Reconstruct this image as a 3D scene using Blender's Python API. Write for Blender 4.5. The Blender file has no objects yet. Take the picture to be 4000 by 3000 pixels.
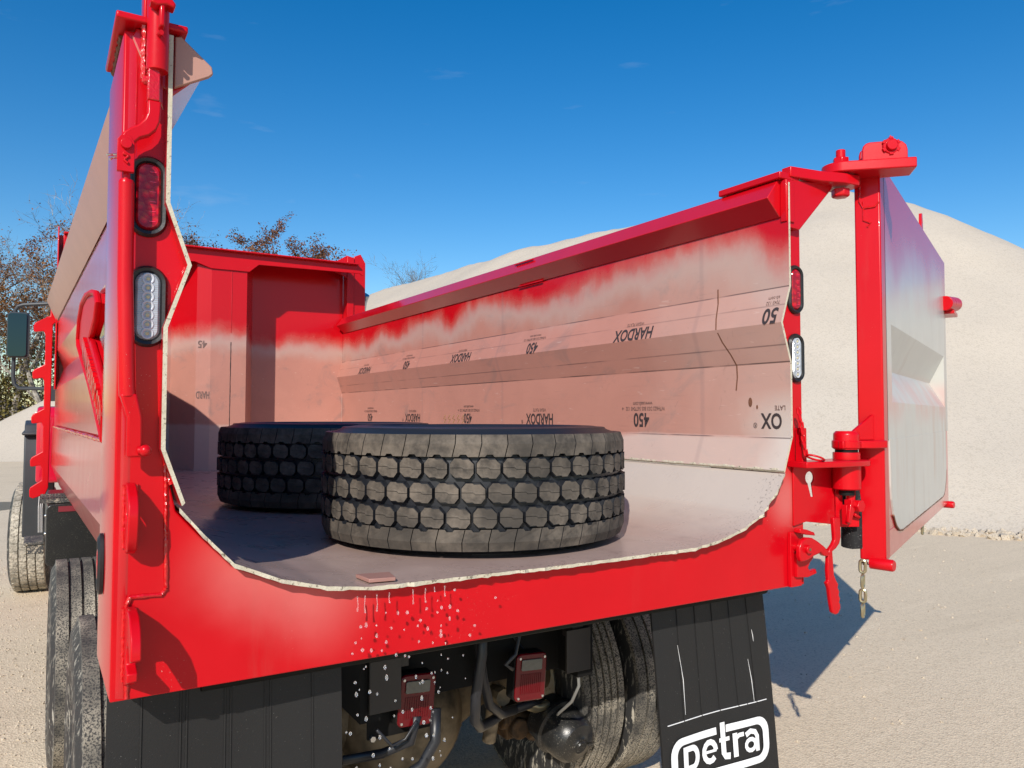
import bpy, bmesh, math, random
from mathutils import Vector, Matrix, noise
R = math.radians
random.seed(7)
SC = bpy.context.scene
COL = SC.collection

# ------------------------------------------------------------------ camera
cam_d = bpy.data.cameras.new('camera'); cam = bpy.data.objects.new('camera', cam_d); COL.objects.link(cam)
cam_d.sensor_width = 36.0; cam_d.lens = 27.147; cam_d.clip_start = .05; cam_d.clip_end = 3000
cam.matrix_world = Matrix(((.85353, -.02263, -.52055, -1.374), (-.52103, -.03349, -.85288, -2.0),
                           (.00186, .99918, -.04037, 1.8), (0, 0, 0, 1)))
SC.camera = cam
# ------------------------------------------------------------------ sky, sun, exposure
AZ, EL = R(42.5), R(32)
SUNPOS = Vector((-math.sin(AZ)*math.cos(EL), -math.cos(AZ)*math.cos(EL), math.sin(EL)))
W = bpy.data.worlds.new('World'); SC.world = W; W.use_nodes = True
nt = W.node_tree; bg = nt.nodes['Background']; bg.inputs[1].default_value = .09
sky = nt.nodes.new('ShaderNodeTexSky'); sky.sky_type = 'NISHITA'; sky.sun_disc = False
sky.sun_elevation = EL; sky.sun_rotation = math.atan2(SUNPOS.x, SUNPOS.y)
sky.air_density = 1.0; sky.dust_density = .4; sky.ozone_density = 1.6
hs = nt.nodes.new('ShaderNodeHueSaturation'); hs.inputs['Saturation'].default_value = 1.5; hs.inputs['Value'].default_value = 1.5
hs.inputs['Hue'].default_value = .503
nt.links.new(sky.outputs[0], hs.inputs['Color'])
# a few thin wisps of cloud low over the gravel pile
tc = nt.nodes.new('ShaderNodeTexCoord'); mp = nt.nodes.new('ShaderNodeMapping'); mp.inputs['Scale'].default_value = (5, 5, 26)
nz = nt.nodes.new('ShaderNodeTexNoise'); nz.inputs['Scale'].default_value = 1.6; nz.inputs['Detail'].default_value = 6
rp = nt.nodes.new('ShaderNodeValToRGB'); rp.color_ramp.elements[0].position = .66; rp.color_ramp.elements[1].position = .86
rp.color_ramp.elements[1].color = (.16, .16, .16, 1)
mx = nt.nodes.new('ShaderNodeMix'); mx.data_type = 'RGBA'; mx.inputs['B'].default_value = (7, 7.6, 8.4, 1)
nt.links.new(tc.outputs['Generated'], mp.inputs[0]); nt.links.new(mp.outputs[0], nz.inputs['Vector'])
nt.links.new(nz.outputs['Fac'], rp.inputs[0]); nt.links.new(rp.outputs[0], mx.inputs['Factor'])
nt.links.new(hs.outputs[0], mx.inputs['A']); nt.links.new(mx.outputs['Result'], bg.inputs[0])
sd = bpy.data.lights.new('sun', 'SUN'); sd.energy = 5.0; sd.angle = R(.5); sd.color = (1, .94, .85)
so = bpy.data.objects.new('sun', sd); COL.objects.link(so)
so.rotation_euler = (-SUNPOS).to_track_quat('-Z', 'Y').to_euler(); so.location = SUNPOS*60
SC.view_settings.view_transform = 'Standard'; SC.view_settings.look = 'None'
SC.view_settings.exposure = .02; SC.view_settings.gamma = 1

# ------------------------------------------------------------------ helpers
def tag(o, label=None, cat=None, group=None, kind=None):
    if label: o['label'] = label
    if cat: o['category'] = cat
    if group: o['group'] = group
    if kind: o['kind'] = kind
    return o
def empty(name, loc=(0, 0, 0), parent=None):
    o = bpy.data.objects.new(name, None); COL.objects.link(o); o.location = loc; o.empty_display_size = .2
    if parent: o.parent = parent
    return o
class MB:
    """collects shapes into one mesh"""
    def __init__(s): s.bm = bmesh.new(); s.mi = 0
    def face(s, vs):
        try:
            f = s.bm.faces.new(vs); f.material_index = s.mi; return f
        except ValueError: return None
    def mesh(s, vs, fs, M=None):
        b = [s.bm.verts.new(M @ Vector(v) if M else v) for v in vs]
        for f in fs: s.face([b[i] for i in f])
        return b
    def box(s, x0, x1, y0, y1, z0, z1, M=None):
        v = [(x, y, z) for x in (x0, x1) for y in (y0, y1) for z in (z0, z1)]
        s.mesh(v, [(0, 1, 3, 2), (4, 6, 7, 5), (0, 4, 5, 1), (2, 3, 7, 6), (0, 2, 6, 4), (1, 5, 7, 3)], M)
    def prism(s, poly, ax, a0, a1, M=None, holes=()):
        """2-D polygon (with holes) swept along axis ax: 'y' -> (x,z), 'x' -> (y,z), 'z' -> (x,y)"""
        def P(p, a): return {'y': (p[0], a, p[1]), 'x': (a, p[0], p[1]), 'z': (p[0], p[1], a)}[ax]
        loops = [list(poly)]+[list(h) for h in holes]
        rings = []
        for L in loops:
            A = [s.bm.verts.new(M @ Vector(P(p, a0)) if M else P(p, a0)) for p in L]
            B = [s.bm.verts.new(M @ Vector(P(p, a1)) if M else P(p, a1)) for p in L]
            n = len(L)
            for i in range(n): s.face((A[i], A[(i+1) % n], B[(i+1) % n], B[i]))
            rings.append((A, B))
        if not holes:
            s.face(rings[0][0][::-1]); s.face(rings[0][1])
        else:
            for k in (0, 1):
                ed = []
                for rg in rings:
                    V = rg[k]; n = len(V)
                    for i in range(n):
                        e = s.bm.edges.get((V[i], V[(i+1) % n])) or s.bm.edges.new((V[i], V[(i+1) % n])); ed.append(e)
                r = bmesh.ops.triangle_fill(s.bm, use_beauty=True, edges=ed)
                for g in r['geom']:
                    if isinstance(g, bmesh.types.BMFace): g.material_index = s.mi
    def tube(s, pts, r, n=10, cap=True, closed=False):
        pts = [Vector(p) for p in pts]; N = len(pts); rings = []; up = None
        rr = r if isinstance(r, (list, tuple)) else [r]*N
        for i, p in enumerate(pts):
            a = pts[i-1] if (i or closed) else p; b = pts[(i+1) % N] if (i < N-1 or closed) else p
            t = (b-a).normalized()
            if up is None:
                up = t.orthogonal().normalized()
            up = (up-t*up.dot(t)).normalized(); sd_ = t.cross(up)
            rings.append([s.bm.verts.new(p+(up*math.cos(2*math.pi*k/n)+sd_*math.sin(2*math.pi*k/n))*rr[i]) for k in range(n)])
        for i in range(N if closed else N-1):
            A, B = rings[i], rings[(i+1) % N]
            for k in range(n): s.face((A[k], A[(k+1) % n], B[(k+1) % n], B[k]))
        if cap and not closed: s.face(rings[0][::-1]); s.face(rings[-1])
    def cyl(s, p0, p1, r, n=24, r2=None): s.tube([p0, p1], [r, r if r2 is None else r2], n)
    def lathe(s, prof, M=None, n=48, closed=True):
        """profile of (r, h) about local z"""
        rings = []
        for k in range(n):
            c, t = math.cos(2*math.pi*k/n), math.sin(2*math.pi*k/n)
            rings.append([s.bm.verts.new(M @ Vector((r*c, r*t, h)) if M else (r*c, r*t, h)) for r, h in prof])
        m = len(prof)
        for k in range(n):
            A, B = rings[k], rings[(k+1) % n]
            for i in range(m if closed else m-1):
                s.face((A[i], B[i], B[(i+1) % m], A[(i+1) % m]))
    def ball(s, c, r, n=14, sc=(1, 1, 1)):
        bmesh.ops.create_uvsphere(s.bm, u_segments=n, v_segments=max(5, n//2), radius=r,
                                  matrix=Matrix.Translation(c) @ Matrix.Diagonal((*sc, 1)))
    def build(s, name, mats, parent=None, bevel=0, smooth=False, label=None, seg=2, recalc=True):
        bmesh.ops.remove_doubles(s.bm, verts=s.bm.verts, dist=1e-5) if bevel else None
        if recalc: bmesh.ops.recalc_face_normals(s.bm, faces=s.bm.faces)
        me = bpy.data.meshes.new(name); s.bm.to_mesh(me); s.bm.free()
        for m in (mats if isinstance(mats, (list, tuple)) else [mats]): me.materials.append(m)
        o = bpy.data.objects.new(name, me); COL.objects.link(o)
        if parent: o.parent = parent
        if bevel:
            b = o.modifiers.new('bevel', 'BEVEL'); b.width = bevel; b.segments = seg; b.limit_method = 'ANGLE'; b.angle_limit = R(35)
            b.harden_normals = False
        if smooth or bevel:
            for p in me.polygons: p.use_smooth = True
            try: me.set_sharp_from_angle(angle=R(35 if not bevel else 50))
            except Exception: pass
        if label: o['label'] = label
        return o
def split(o):
    """every loose piece of a mesh becomes an object of its own"""
    bm = bmesh.new(); bm.from_mesh(o.data); seen = set(); n = 0; outs = []
    bm.verts.ensure_lookup_table(); bm.faces.ensure_lookup_table()
    for f0 in bm.faces:
        if f0.index in seen: continue
        st = [f0]; seen.add(f0.index); isl = []
        while st:
            f = st.pop(); isl.append(f)
            for v in f.verts:
                for g in v.link_faces:
                    if g.index not in seen: seen.add(g.index); st.append(g)
        idx = {}; vs = []
        for f in isl:
            for v in f.verts:
                if v.index not in idx: idx[v.index] = len(vs); vs.append(v.co.copy())
        me = bpy.data.meshes.new(o.name.split('.')[0]); me.from_pydata(vs, [], [[idx[v.index] for v in f.verts] for f in isl])
        for m in o.data.materials: me.materials.append(m)
        for p, f in zip(me.polygons, isl): p.material_index = f.material_index; p.use_smooth = f.smooth
        outs.append(me)
    bm.free(); name = o.name.split('.')[0]; par = o.parent; mods = [(m.width, m.segments) for m in o.modifiers if m.type == 'BEVEL']
    old = o.data; bpy.data.objects.remove(o); bpy.data.meshes.remove(old)
    for me in outs:
        q = bpy.data.objects.new(name, me); COL.objects.link(q); q.parent = par
        for w, sg in mods:
            b = q.modifiers.new('bevel', 'BEVEL'); b.width = w; b.segments = sg; b.limit_method = 'ANGLE'; b.angle_limit = R(35)
def weld(mb, pts, r=.006, step=.007):
    """a lumpy weld bead along a polyline"""
    for a, b in zip(pts, pts[1:]):
        a, b = Vector(a), Vector(b); L = (b-a).length; k = max(2, int(L/step))
        mb.tube([a+(b-a)*i/k + Vector((random.uniform(-1, 1), random.uniform(-1, 1), random.uniform(-1, 1)))*r*.18 for i in range(k+1)],
                [r*random.uniform(.72, 1.15) for _ in range(k+1)], 7)
def text(name, body, size, M, mat, parent, sx=1, bold=0, extr=.0, spacing=1):
    cu = bpy.data.curves.new(name, 'FONT'); cu.body = body; cu.size = size; cu.align_x = 'CENTER'; cu.align_y = 'CENTER'
    cu.offset = bold; cu.extrude = extr; cu.space_character = spacing; cu.resolution_u = 4
    o = bpy.data.objects.new(name, cu); COL.objects.link(o)
    me = bpy.data.meshes.new_from_object(o.evaluated_get(bpy.context.evaluated_depsgraph_get()))
    bpy.data.objects.remove(o); bpy.data.curves.remove(cu)
    me.transform(M @ Matrix.Diagonal((sx, 1, 1, 1)))
    return me
def join(name, meshes, mat, parent):
    if len(meshes) > 1:
        for m in meshes: join(name, [m], mat, parent)
        return
    bm = bmesh.new()
    for m in meshes: bm.from_mesh(m); bpy.data.meshes.remove(m)
    for f in bm.faces: f.material_index = 0
    me = bpy.data.meshes.new(name); bm.to_mesh(me); bm.free(); me.materials.append(mat)
    o = bpy.data.objects.new(name, me); COL.objects.link(o); o.parent = parent
    return o
def frame(o, xa, ya):
    """matrix with local x, y along xa, ya at origin o"""
    xa = Vector(xa).normalized(); ya = Vector(ya).normalized(); za = xa.cross(ya)
    return Matrix(((xa.x, ya.x, za.x, o[0]), (xa.y, ya.y, za.y, o[1]), (xa.z, ya.z, za.z, o[2]), (0, 0, 0, 1)))

# ------------------------------------------------------------------ material helpers
class NT:
    def __init__(s, name):
        s.m = bpy.data.materials.new(name); s.m.use_nodes = True; s.t = s.m.node_tree; s.b = s.t.nodes['Principled BSDF']
        s.tc = s.t.nodes.new('ShaderNodeTexCoord'); s.pos = s.tc.outputs['Object']; s._xyz = None
    def l(s, a, b): s.t.links.new(a, b)
    def xyz(s):
        if not s._xyz: s._xyz = s.t.nodes.new('ShaderNodeSeparateXYZ'); s.l(s.pos, s._xyz.inputs[0])
        return s._xyz.outputs
    def val(s, i, v):
        if hasattr(v, 'is_linked') or isinstance(v, bpy.types.NodeSocket): s.l(v, i)
        else: i.default_value = v
    def math(s, op, a, b=0., c=None, clamp=False):
        n = s.t.nodes.new('ShaderNodeMath'); n.operation = op; n.use_clamp = clamp
        s.val(n.inputs[0], a); s.val(n.inputs[1], b)
        if c is not None: s.val(n.inputs[2], c)
        return n.outputs[0]
    def noise(s, scale, detail=4, rough=.55, stretch=None, dist=0., off=None):
        n = s.t.nodes.new('ShaderNodeTexNoise'); n.inputs['Scale'].default_value = scale; n.inputs['Detail'].default_value = detail
        n.inputs['Roughness'].default_value = rough; n.inputs['Distortion'].default_value = dist
        if stretch or off:
            m = s.t.nodes.new('ShaderNodeMapping'); m.inputs['Scale'].default_value = stretch or (1, 1, 1)
            if off: m.inputs['Location'].default_value = off
            s.l(s.pos, m.inputs[0]); s.l(m.outputs[0], n.inputs['Vector'])
        else: s.l(s.pos, n.inputs['Vector'])
        return n.outputs['Fac']
    def step(s, v, a, b):
        n = s.t.nodes.new('ShaderNodeMapRange'); n.interpolation_type = 'SMOOTHSTEP'
        s.val(n.inputs['Value'], v); n.inputs['From Min'].default_value = a; n.inputs['From Max'].default_value = b
        return n.outputs[0]
    def mix(s, f, a, b, mode='MIX'):
        n = s.t.nodes.new('ShaderNodeMix'); n.data_type = 'RGBA'; n.blend_type = mode
        s.val(n.inputs['Factor'], f)
        for k, v in (('A', a), ('B', b)): s.val(n.inputs[k], (*v, 1) if isinstance(v, tuple) and len(v) == 3 else v)
        return n.outputs['Result']
    def near(s, p, r0, r1):
        """1 within r0 of point p, fading to 0 at r1"""
        n = s.t.nodes.new('ShaderNodeVectorMath'); n.operation = 'DISTANCE'; s.l(s.pos, n.inputs[0]); n.inputs[1].default_value = p
        d = s.math('ADD', n.outputs['Value'], s.math('MULTIPLY', s.math('SUBTRACT', s.noise(7, 3), .5), .22*r1))
        return s.math('SUBTRACT', 1., s.step(d, r0, r1))
    def bump(s, h, strength, dist=.01, prev=None):
        n = s.t.nodes.new('ShaderNodeBump'); n.inputs['Strength'].default_value = strength; n.inputs['Distance'].default_value = dist
        s.l(h, n.inputs['Height'])
        if prev: s.l(prev, n.inputs['Normal'])
        return n.outputs[0]
    def out(s, col=None, rough=.5, metallic=0., bump=None, coat=0., coat_r=.05, spec=.5, **kw):
        if col is not None: s.val(s.b.inputs['Base Color'], (*col, 1) if isinstance(col, tuple) and len(col) == 3 else col)
        s.val(s.b.inputs['Roughness'], rough); s.val(s.b.inputs['Metallic'], metallic); s.val(s.b.inputs['Specular IOR Level'], spec)
        s.val(s.b.inputs['Coat Weight'], coat); s.val(s.b.inputs['Coat Roughness'], coat_r)
        if bump: s.l(bump, s.b.inputs['Normal'])
        for k, v in kw.items(): s.val(s.b.inputs[k.replace('_', ' ')], v)
        return s.m
RED = (.50, .0024, .0080)
PRIMER = (.365, .172, .134)
def plain(name, col, rough=.5, var=.12, scale=14, bump=.0, bscale=120, **kw):
    n = NT(name); f = n.noise(scale, 4)
    c = n.mix(f, tuple(v*(1-var) for v in col), tuple(min(1, v*(1+var)) for v in col))
    b = n.bump(n.noise(bscale, 3), bump, .004) if bump else None
    return n.out(c, rough, bump=b, **kw)
def red_paint(name='red_paint', frame_pink=True, gloss=False):
    n = NT(name); X, Y, Z = n.xyz()
    c = n.mix(n.noise(5, 4), (.47, .0016, .0064), (.56, .0026, .0090))
    if frame_pink:                 # pale pink patches along the curved corners of the opening
        d = n.math('ADD', n.math('MULTIPLY', n.math('ADD', X, 1.0), .493), n.math('MULTIPLY', n.math('SUBTRACT', Z, 1.47), .87))
        d = n.math('ADD', d, n.math('MULTIPLY', n.math('SUBTRACT', n.noise(5, 4), .5), .10))
        t = n.math('SUBTRACT', n.math('MULTIPLY', n.math('ADD', X, 1.0), .87), n.math('MULTIPLY', n.math('SUBTRACT', Z, 1.47), .493))
        p = n.math('MULTIPLY', n.step(d, -.20, .005), n.math('MULTIPLY', n.step(t, -.10, .12), n.math('SUBTRACT', 1., n.step(t, .26, .52))))
        p = n.math('MAXIMUM', n.math('MULTIPLY', p, .40), n.math('MULTIPLY', n.near((1.14, .04, 1.47), .02, .16), .38))
        c = n.mix(p, c, (.62, .29, .26))
    c = n.mix(n.math('MULTIPLY', n.step(n.noise(210, 2, .6), .70, .74), n.math('MULTIPLY', n.step(n.noise(4, 3), .5, .7), .45)), c, (.55, .40, .34))
    c = n.mix(n.math('MULTIPLY', n.step(n.noise(9, 5, .7, (1, 1, .12)), .58, .78), .12), c, (.35, .10, .08))
    b = n.bump(n.noise(60, 2), .035, .003); b = n.bump(n.noise(2.2, 2), .06, .02, b)
    return n.out(c, n.math('ADD', .24, n.math('MULTIPLY', n.noise(7, 4), .12)), bump=b, coat=.8 if gloss else .15, coat_r=.11 if gloss else .04, spec=.5 if gloss else .22)
def bed_wall(front=False):
    n = NT('sprayed_front_plate' if front else 'sprayed_wear_plate'); X, Y, Z = n.xyz()
    wob = n.math('MULTIPLY', n.math('SUBTRACT', n.noise(1.5, 3, .5, (1, 1, .8), .4), .5), .40)
    fine = n.math('MULTIPLY', n.math('SUBTRACT', n.noise(11, 5, .65, (1, 1, .6)), .5), .10)
    dip = n.math('MULTIPLY', n.math('SUBTRACT', 1., n.step(Y, .02, .22)), .10)
    h = n.math('ADD', n.math('ADD', n.math('ADD', Z, wob), fine), dip)
    red = n.step(h, 2.40, 2.60)
    p = n.mix(n.noise(2.6, 5, .6, None, 1.2), (.395, .183, .142), (.50, .235, .182))
    p = n.mix(n.math('MULTIPLY', n.step(n.noise(4.5, 5, .65, (1, .6, 1), .8, (3, 1, 2)), .54, .74), .55), p, (.235, .16, .145))
    p = n.mix(n.math('MULTIPLY', n.step(n.noise(90, 3, .7, (1, .04, 1)), .58, .8), .25), p, (.17, .10, .085))
    # grey-white overspray towards the rear edge and on the curved foot of the wall
    gw = n.math('SUBTRACT', 1., n.step(n.math('ADD', Y, n.math('MULTIPLY', n.noise(3, 3), .5)), .2, .75))
    gw = n.math('MULTIPLY', gw, n.math('SUBTRACT', 1., n.step(Z, 1.74, 2.02)))
    sheen = n.math('MULTIPLY', n.math('SUBTRACT', 1., n.step(n.math('ADD', Y, n.math('MULTIPLY', n.noise(2, 3), .9)), .5, 1.5)), .30)  # silvery sheen towards the rear end, painted into the colour
    gw = n.math('MAXIMUM', gw, sheen)
    low = n.math('SUBTRACT', 1., n.step(n.math('ADD', Z, n.math('MULTIPLY', n.noise(4, 3), .05)), 1.72, 1.755))
    gw = n.math('MAXIMUM', gw, n.math('MULTIPLY', low, .6))
    p = n.mix(n.math('MULTIPLY', gw, .8), p, (.56, .53, .48))
    p = n.mix(n.math('MULTIPLY', n.step(n.noise(13, 6, .75, (1, 1, 1), 1.5, (2, 7, 1)), .60, .70), .22), p, (.17, .105, .09))
    p = n.mix(n.math('MULTIPLY', n.step(n.noise(38, 2, .5, (1, .25, 1.6), .6, (5, 2, 9)), .70, .74), .35), p, (.60, .42, .36))
    # pale halo where the spray thins out
    halo = n.math('MULTIPLY', n.step(h, 2.30, 2.44), n.math('SUBTRACT', 1., n.step(h, 2.46, 2.52)))
    p = n.mix(n.math('MULTIPLY', halo, .6), p, (.46, .35, .31))
    c = n.mix(red, p, RED)
    for z, s in (() if front else ((2.309, .75), (2.078, .55), (2.012, .8), (1.712, .7), (2.235, .35))):     # scribed and bent lines
        d = n.math('ABSOLUTE', n.math('SUBTRACT', Z, z))
        ln = n.math('SUBTRACT', 1., n.step(d, .0012, .0042))
        brk = n.step(n.noise(2.1, 3, .6, (1, 1, .1)), .38, .55)
        c = n.mix(n.math('MULTIPLY', n.math('MULTIPLY', ln, brk), s), c, (.06, .04, .038))
    for y in (() if front else (.47, 2.2, 3.4)):
        d = n.math('ABSOLUTE', n.math('SUBTRACT', Y, y)); ln = n.math('SUBTRACT', 1., n.step(d, .004, .02))
        c = n.mix(n.math('MULTIPLY', ln, .16), c, (.16, .12, .13))
    b = n.bump(n.noise(3, 3), .08, .03); b = n.bump(n.noise(160, 2), .05, .002, b)
    return n.out(c, n.mix(red, (.42, .42, .42), (.24, .24, .24)), bump=b, coat=n.math('MULTIPLY', red, .12), spec=.3)
def bed_floor():
    n = NT('scuffed_bed_floor'); X, Y, Z = n.xyz()
    p = n.mix(n.noise(3, 5, .6, None, 1.), (.34, .235, .205), (.46, .345, .30))
    p = n.mix(n.math('MULTIPLY', n.step(n.noise(9, 5, .7, (1, .5, 1)), .55, .75), .5), p, (.20, .115, .10))
    p = n.mix(n.math('MULTIPLY', n.step(n.noise(70, 3, .7, (.05, 1, 1)), .6, .8), .3), p, (.10, .07, .065))
    # overspray on the right-hand curve
    ov = n.step(n.math('ADD', X, n.math('MULTIPLY', n.noise(3, 3), .25)), .75, 1.12)
    p = n.mix(n.math('MULTIPLY', ov, .75), p, (.50, .445, .39))
    # dirt gathered at the lip
    lip = n.math('MULTIPLY', n.math('SUBTRACT', 1., n.step(Y, .01, .16)), n.step(n.noise(110, 3, .7), .58, .66))
    p = n.mix(n.math('MULTIPLY', lip, .8), p, (.05, .04, .035))
    b = n.bump(n.noise(5, 3), .10, .02)
    return n.out(p, n.math('ADD', n.math('MULTIPLY', n.noise(6, 3), .25), .17), bump=b, spec=.4)
def cut_edge():
    n = NT('cut_plate_edge')
    c = n.mix(n.noise(30, 3), (.42, .37, .26), (.62, .57, .46))
    c = n.mix(n.step(n.noise(80, 4, .75), .555, .66), c, (.10, .075, .045))
    return n.out(c, .7, bump=n.bump(n.noise(150, 2), .4, .004))
def dusty(name, base, dust, amt=(.45, .65), scale=90, rough=.7, big=5, spec=.3, stretch=None):
    n = NT(name)
    f = n.math('MULTIPLY', n.step(n.noise(scale, 4, .7, stretch), *amt), n.step(n.noise(big, 3), .25, .6))
    c = n.mix(f, base, dust)
    return n.out(c, rough, bump=n.bump(n.noise(scale*1.5, 2), .15, .004), spec=spec)
M = {}
M['red'] = red_paint(); M['wall'] = bed_wall(); M['front'] = bed_wall(True); M['floor'] = bed_floor(); M['edge'] = cut_edge()
M['redplain'] = red_paint('red_enamel', False); M['redgloss'] = red_paint('glossy_red_enamel', False, True); M['reddull'] = plain('dull_red_casting', RED, .42, .12, 20, .15, 120, spec=.12)
def weldm():
    n = NT('painted_weld'); return n.out((.52, .003, .006), .16, bump=n.bump(n.noise(170, 2), .5, .004), coat=.6)
M['weld'] = weldm()
M['primer_reflection'] = plain('primer_and_reflection', (.42, .225, .175), .45, .1, 6)  # bare primer on the end plate, painted gravel reflection on the rail slope
M['gasket'] = plain('black_rubber_grommet', (.012, .012, .013), .42, .2, 30, .1)
def lensred():
    n = NT('red_lens'); v = n.t.nodes.new('ShaderNodeTexVoronoi'); v.inputs['Scale'].default_value = 55; n.l(n.pos, v.inputs['Vector'])
    c = n.mix(n.step(v.outputs['Distance'], .2, .6), (.55, .006, .016), (.28, .002, .010))
    return n.out(c, .12, bump=n.bump(v.outputs['Distance'], .4, .004), coat=.25, spec=.35)
def lensclear():
    n = NT('clear_lens'); v = n.t.nodes.new('ShaderNodeTexVoronoi'); v.inputs['Scale'].default_value = 40; n.l(n.pos, v.inputs['Vector'])
    wv = n.t.nodes.new('ShaderNodeTexWave'); wv.wave_type = 'RINGS'; wv.inputs['Scale'].default_value = 60; n.l(n.pos, wv.inputs['Vector'])
    c = n.mix(v.outputs['Distance'], (.46, .49, .53), (.28, .31, .35))
    return n.out(c, .14, bump=n.bump(wv.outputs['Fac'], .25, .004), coat=1., spec=.8)
M['lensred'] = lensred(); M['lensclear'] = lensclear()
M['glint'] = plain('painted_lens_glint', (.75, .02, .05), .1, .2, 60, coat=1.)
M['led'] = plain('led_chip', (.55, .50, .30), .3)
M['reflector'] = plain('moulded_reflector', (.50, .53, .58), .14, .05, 20, coat=1.)
M['ink'] = plain('stencil_ink', (.042, .030, .030), .6, .3, 40)
M['fadedink'] = plain('faded_stencil_ink', (.15, .085, .072), .6, .3, 40)
M['chalk'] = plain('yellow_paint_marker', (.45, .34, .09), .7)
M['rust'] = plain('rust_streak', (.16, .065, .035), .7, .4, 60)
M['rubber'] = dusty('mud_flap_rubber', (.015, .0145, .0145), (.22, .21, .19), (.66, .74), 150, .5, 7, .35)
M['white'] = plain('white_print', (.80, .80, .80), .55, .05)
M['black'] = plain('black_chassis_paint', (.0095, .0090, .0085), .65, .25, 8, spec=.15)
M['blackgloss'] = dusty('black_gloss_paint', (.016, .016, .016), (.36, .33, .27), (.60, .68), 190, .30, 9, .5)
M['hose'] = plain('black_air_hose', (.016, .017, .021), .4, .2, 20)
M['axle'] = dusty('dirty_axle_housing', (.045, .034, .022), (.23, .175, .11), (.25, .60), 6, .55, 3, .3)
M['rusty'] = dusty('rusty_casting', (.050, .030, .016), (.16, .085, .035), (.4, .7), 30, .7)
M['tread'] = dusty('dusty_tread_rubber', (.050, .044, .038), (.160, .134, .108), (.30, .70), 13, .8, 3, .2)
M['tyre'] = plain('new_tyre_rubber', (.0125, .014, .0185), .42, .2, 8, .05, 60, spec=.45)
M['roadtyre'] = dusty('muddy_road_tyre', (.036, .036, .037), (.42, .375, .30), (.40, .56), 150, .75, 3, .25)
M['sidewall'] = dusty('scuffed_sidewall', (.030, .030, .031), (.40, .37, .31), (.53, .63), 60, .5, 6, .35, (1, 1, .25))
M['paletyre'] = dusty('dust_caked_tyre', (.20, .185, .155), (.56, .51, .42), (.35, .6), 50, .8, 5, .2)
M['rim'] = dusty('white_wheel_rim', (.72, .66, .53), (.30, .15, .055), (.55, .68), 18, .5, 4, .35)
M['zinc'] = plain('zinc_plated_steel', (.46, .40, .26), .3, .2, 40, metallic=.85)
M['bolt'] = plain('bright_bolt', (.6, .6, .58), .25, .1, 40, metallic=.9)
M['fender'] = plain('grey_black_plastic', (.035, .040, .046), .5, .15, 12)
M['cabred'] = plain('cab_red_paint', (.52, .004, .030), .2, .08, 8, coat=.8)
M['mirror'] = plain('mirror_glass', (.030, .050, .062), .03, .02, 3, metallic=1.)
M['glass'] = plain('dark_window_glass', (.02, .025, .03), .04, .1, 3, coat=1.)
M['mesh'] = dusty('black_tarp_mesh', (.012, .012, .013), (.20, .20, .19), (.60, .66), 130, .7, 20)
M['chrome'] = plain('exhaust_steel', (.35, .40, .48), .12, .1, 5, metallic=1.)
M['copper'] = plain('brown_fitting', (.20, .11, .05), .5)
M['tread_plate'] = dusty('grip_step', (.055, .055, .055), (.42, .36, .28), (.52, .6), 60, .6, 8)
M['lampred'] = plain('stop_lamp_lens', (.11, .002, .005), .25, .15, 30, coat=.3, spec=.3)
M['lampclear'] = plain('licence_lamp_window', (.11, .105, .085), .25, .3, 60, coat=.3)

# ------------------------------------------------------------------ ground and gravel
def gravel(name, a, b, speck, scale, bump, grain=60, streak=True, dark=.6):
    n = NT(name); X, Y, Z = n.xyz()
    c = n.mix(n.noise(.35, 5, .6, None, .5), a, b)
    if streak:
        st = n.noise(1.1, 5, .65, (.22, 1.7, 1))
        c = n.mix(n.math('MULTIPLY', n.step(st, .50, .74), .36), c, tuple(v*.78 for v in a))
        c = n.mix(n.math('MULTIPLY', n.step(n.noise(2.6, 4, .6, (.3, 1.6, 1), 0, (7, 3, 0)), .55, .72), .35), c, tuple(min(1, v*1.12) for v in b))
    v = n.t.nodes.new('ShaderNodeTexVoronoi'); v.inputs['Scale'].default_value = grain; n.l(n.pos, v.inputs['Vector'])
    g = n.t.nodes.new('ShaderNodeSeparateColor'); n.l(v.outputs['Color'], g.inputs[0])
    c = n.mix(n.math('MULTIPLY', n.step(g.outputs[0], .62, .95), dark), c, speck)
    c = n.mix(n.math('MULTIPLY', n.step(n.noise(scale, 3, .7), .55, .75), .35), c, tuple(v_*.7 for v_ in a))
    h = n.math('ADD', n.math('MULTIPLY', v.outputs['Distance'], .6), n.noise(scale*.6, 4, .7))
    return n.out(c, .92, bump=n.bump(h, bump, .02), spec=.15)
M['ground'] = gravel('beige_gravel_ground', (.63, .515, .365), (.74, .615, .450), (.38, .305, .215), 26, .30, 90, True, .45)
M['pile'] = gravel('pale_crushed_stone', (.455, .398, .325), (.53, .468, .388), (.33, .285, .23), 7, .35, 40, False, .35)
M['stones'] = gravel('loose_stones', (.46, .39, .30), (.58, .50, .39), (.28, .22, .16), 30, .4, 90, False)
def puddle():
    n = NT('muddy_water'); return n.out((.20, .17, .115), .32, bump=n.bump(n.noise(3, 2), .02, .02), spec=.5)
M['puddle'] = puddle()
mb = MB(); G = []
xs = [-900, -400, -160, -70, -35, -18, -9, -5, -3, -1.5, 0, 1.5, 3, 5, 8, 12, 18, 35, 70, 160, 400, 900]
ys = [-900, -300, -80, -25, -8, -3, -1, 1, 3, 6, 10, 16, 25, 40, 70, 150, 400, 900]
for y in ys: G.append([mb.bm.verts.new((x, y, 0)) for x in xs])
for j in range(len(ys)-1):
    for i in range(len(xs)-1): mb.face((G[j][i], G[j][i+1], G[j+1][i+1], G[j+1][i]))
tag(mb.build('ground', M['ground']), kind='structure')
mb = MB(); pl = []
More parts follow.
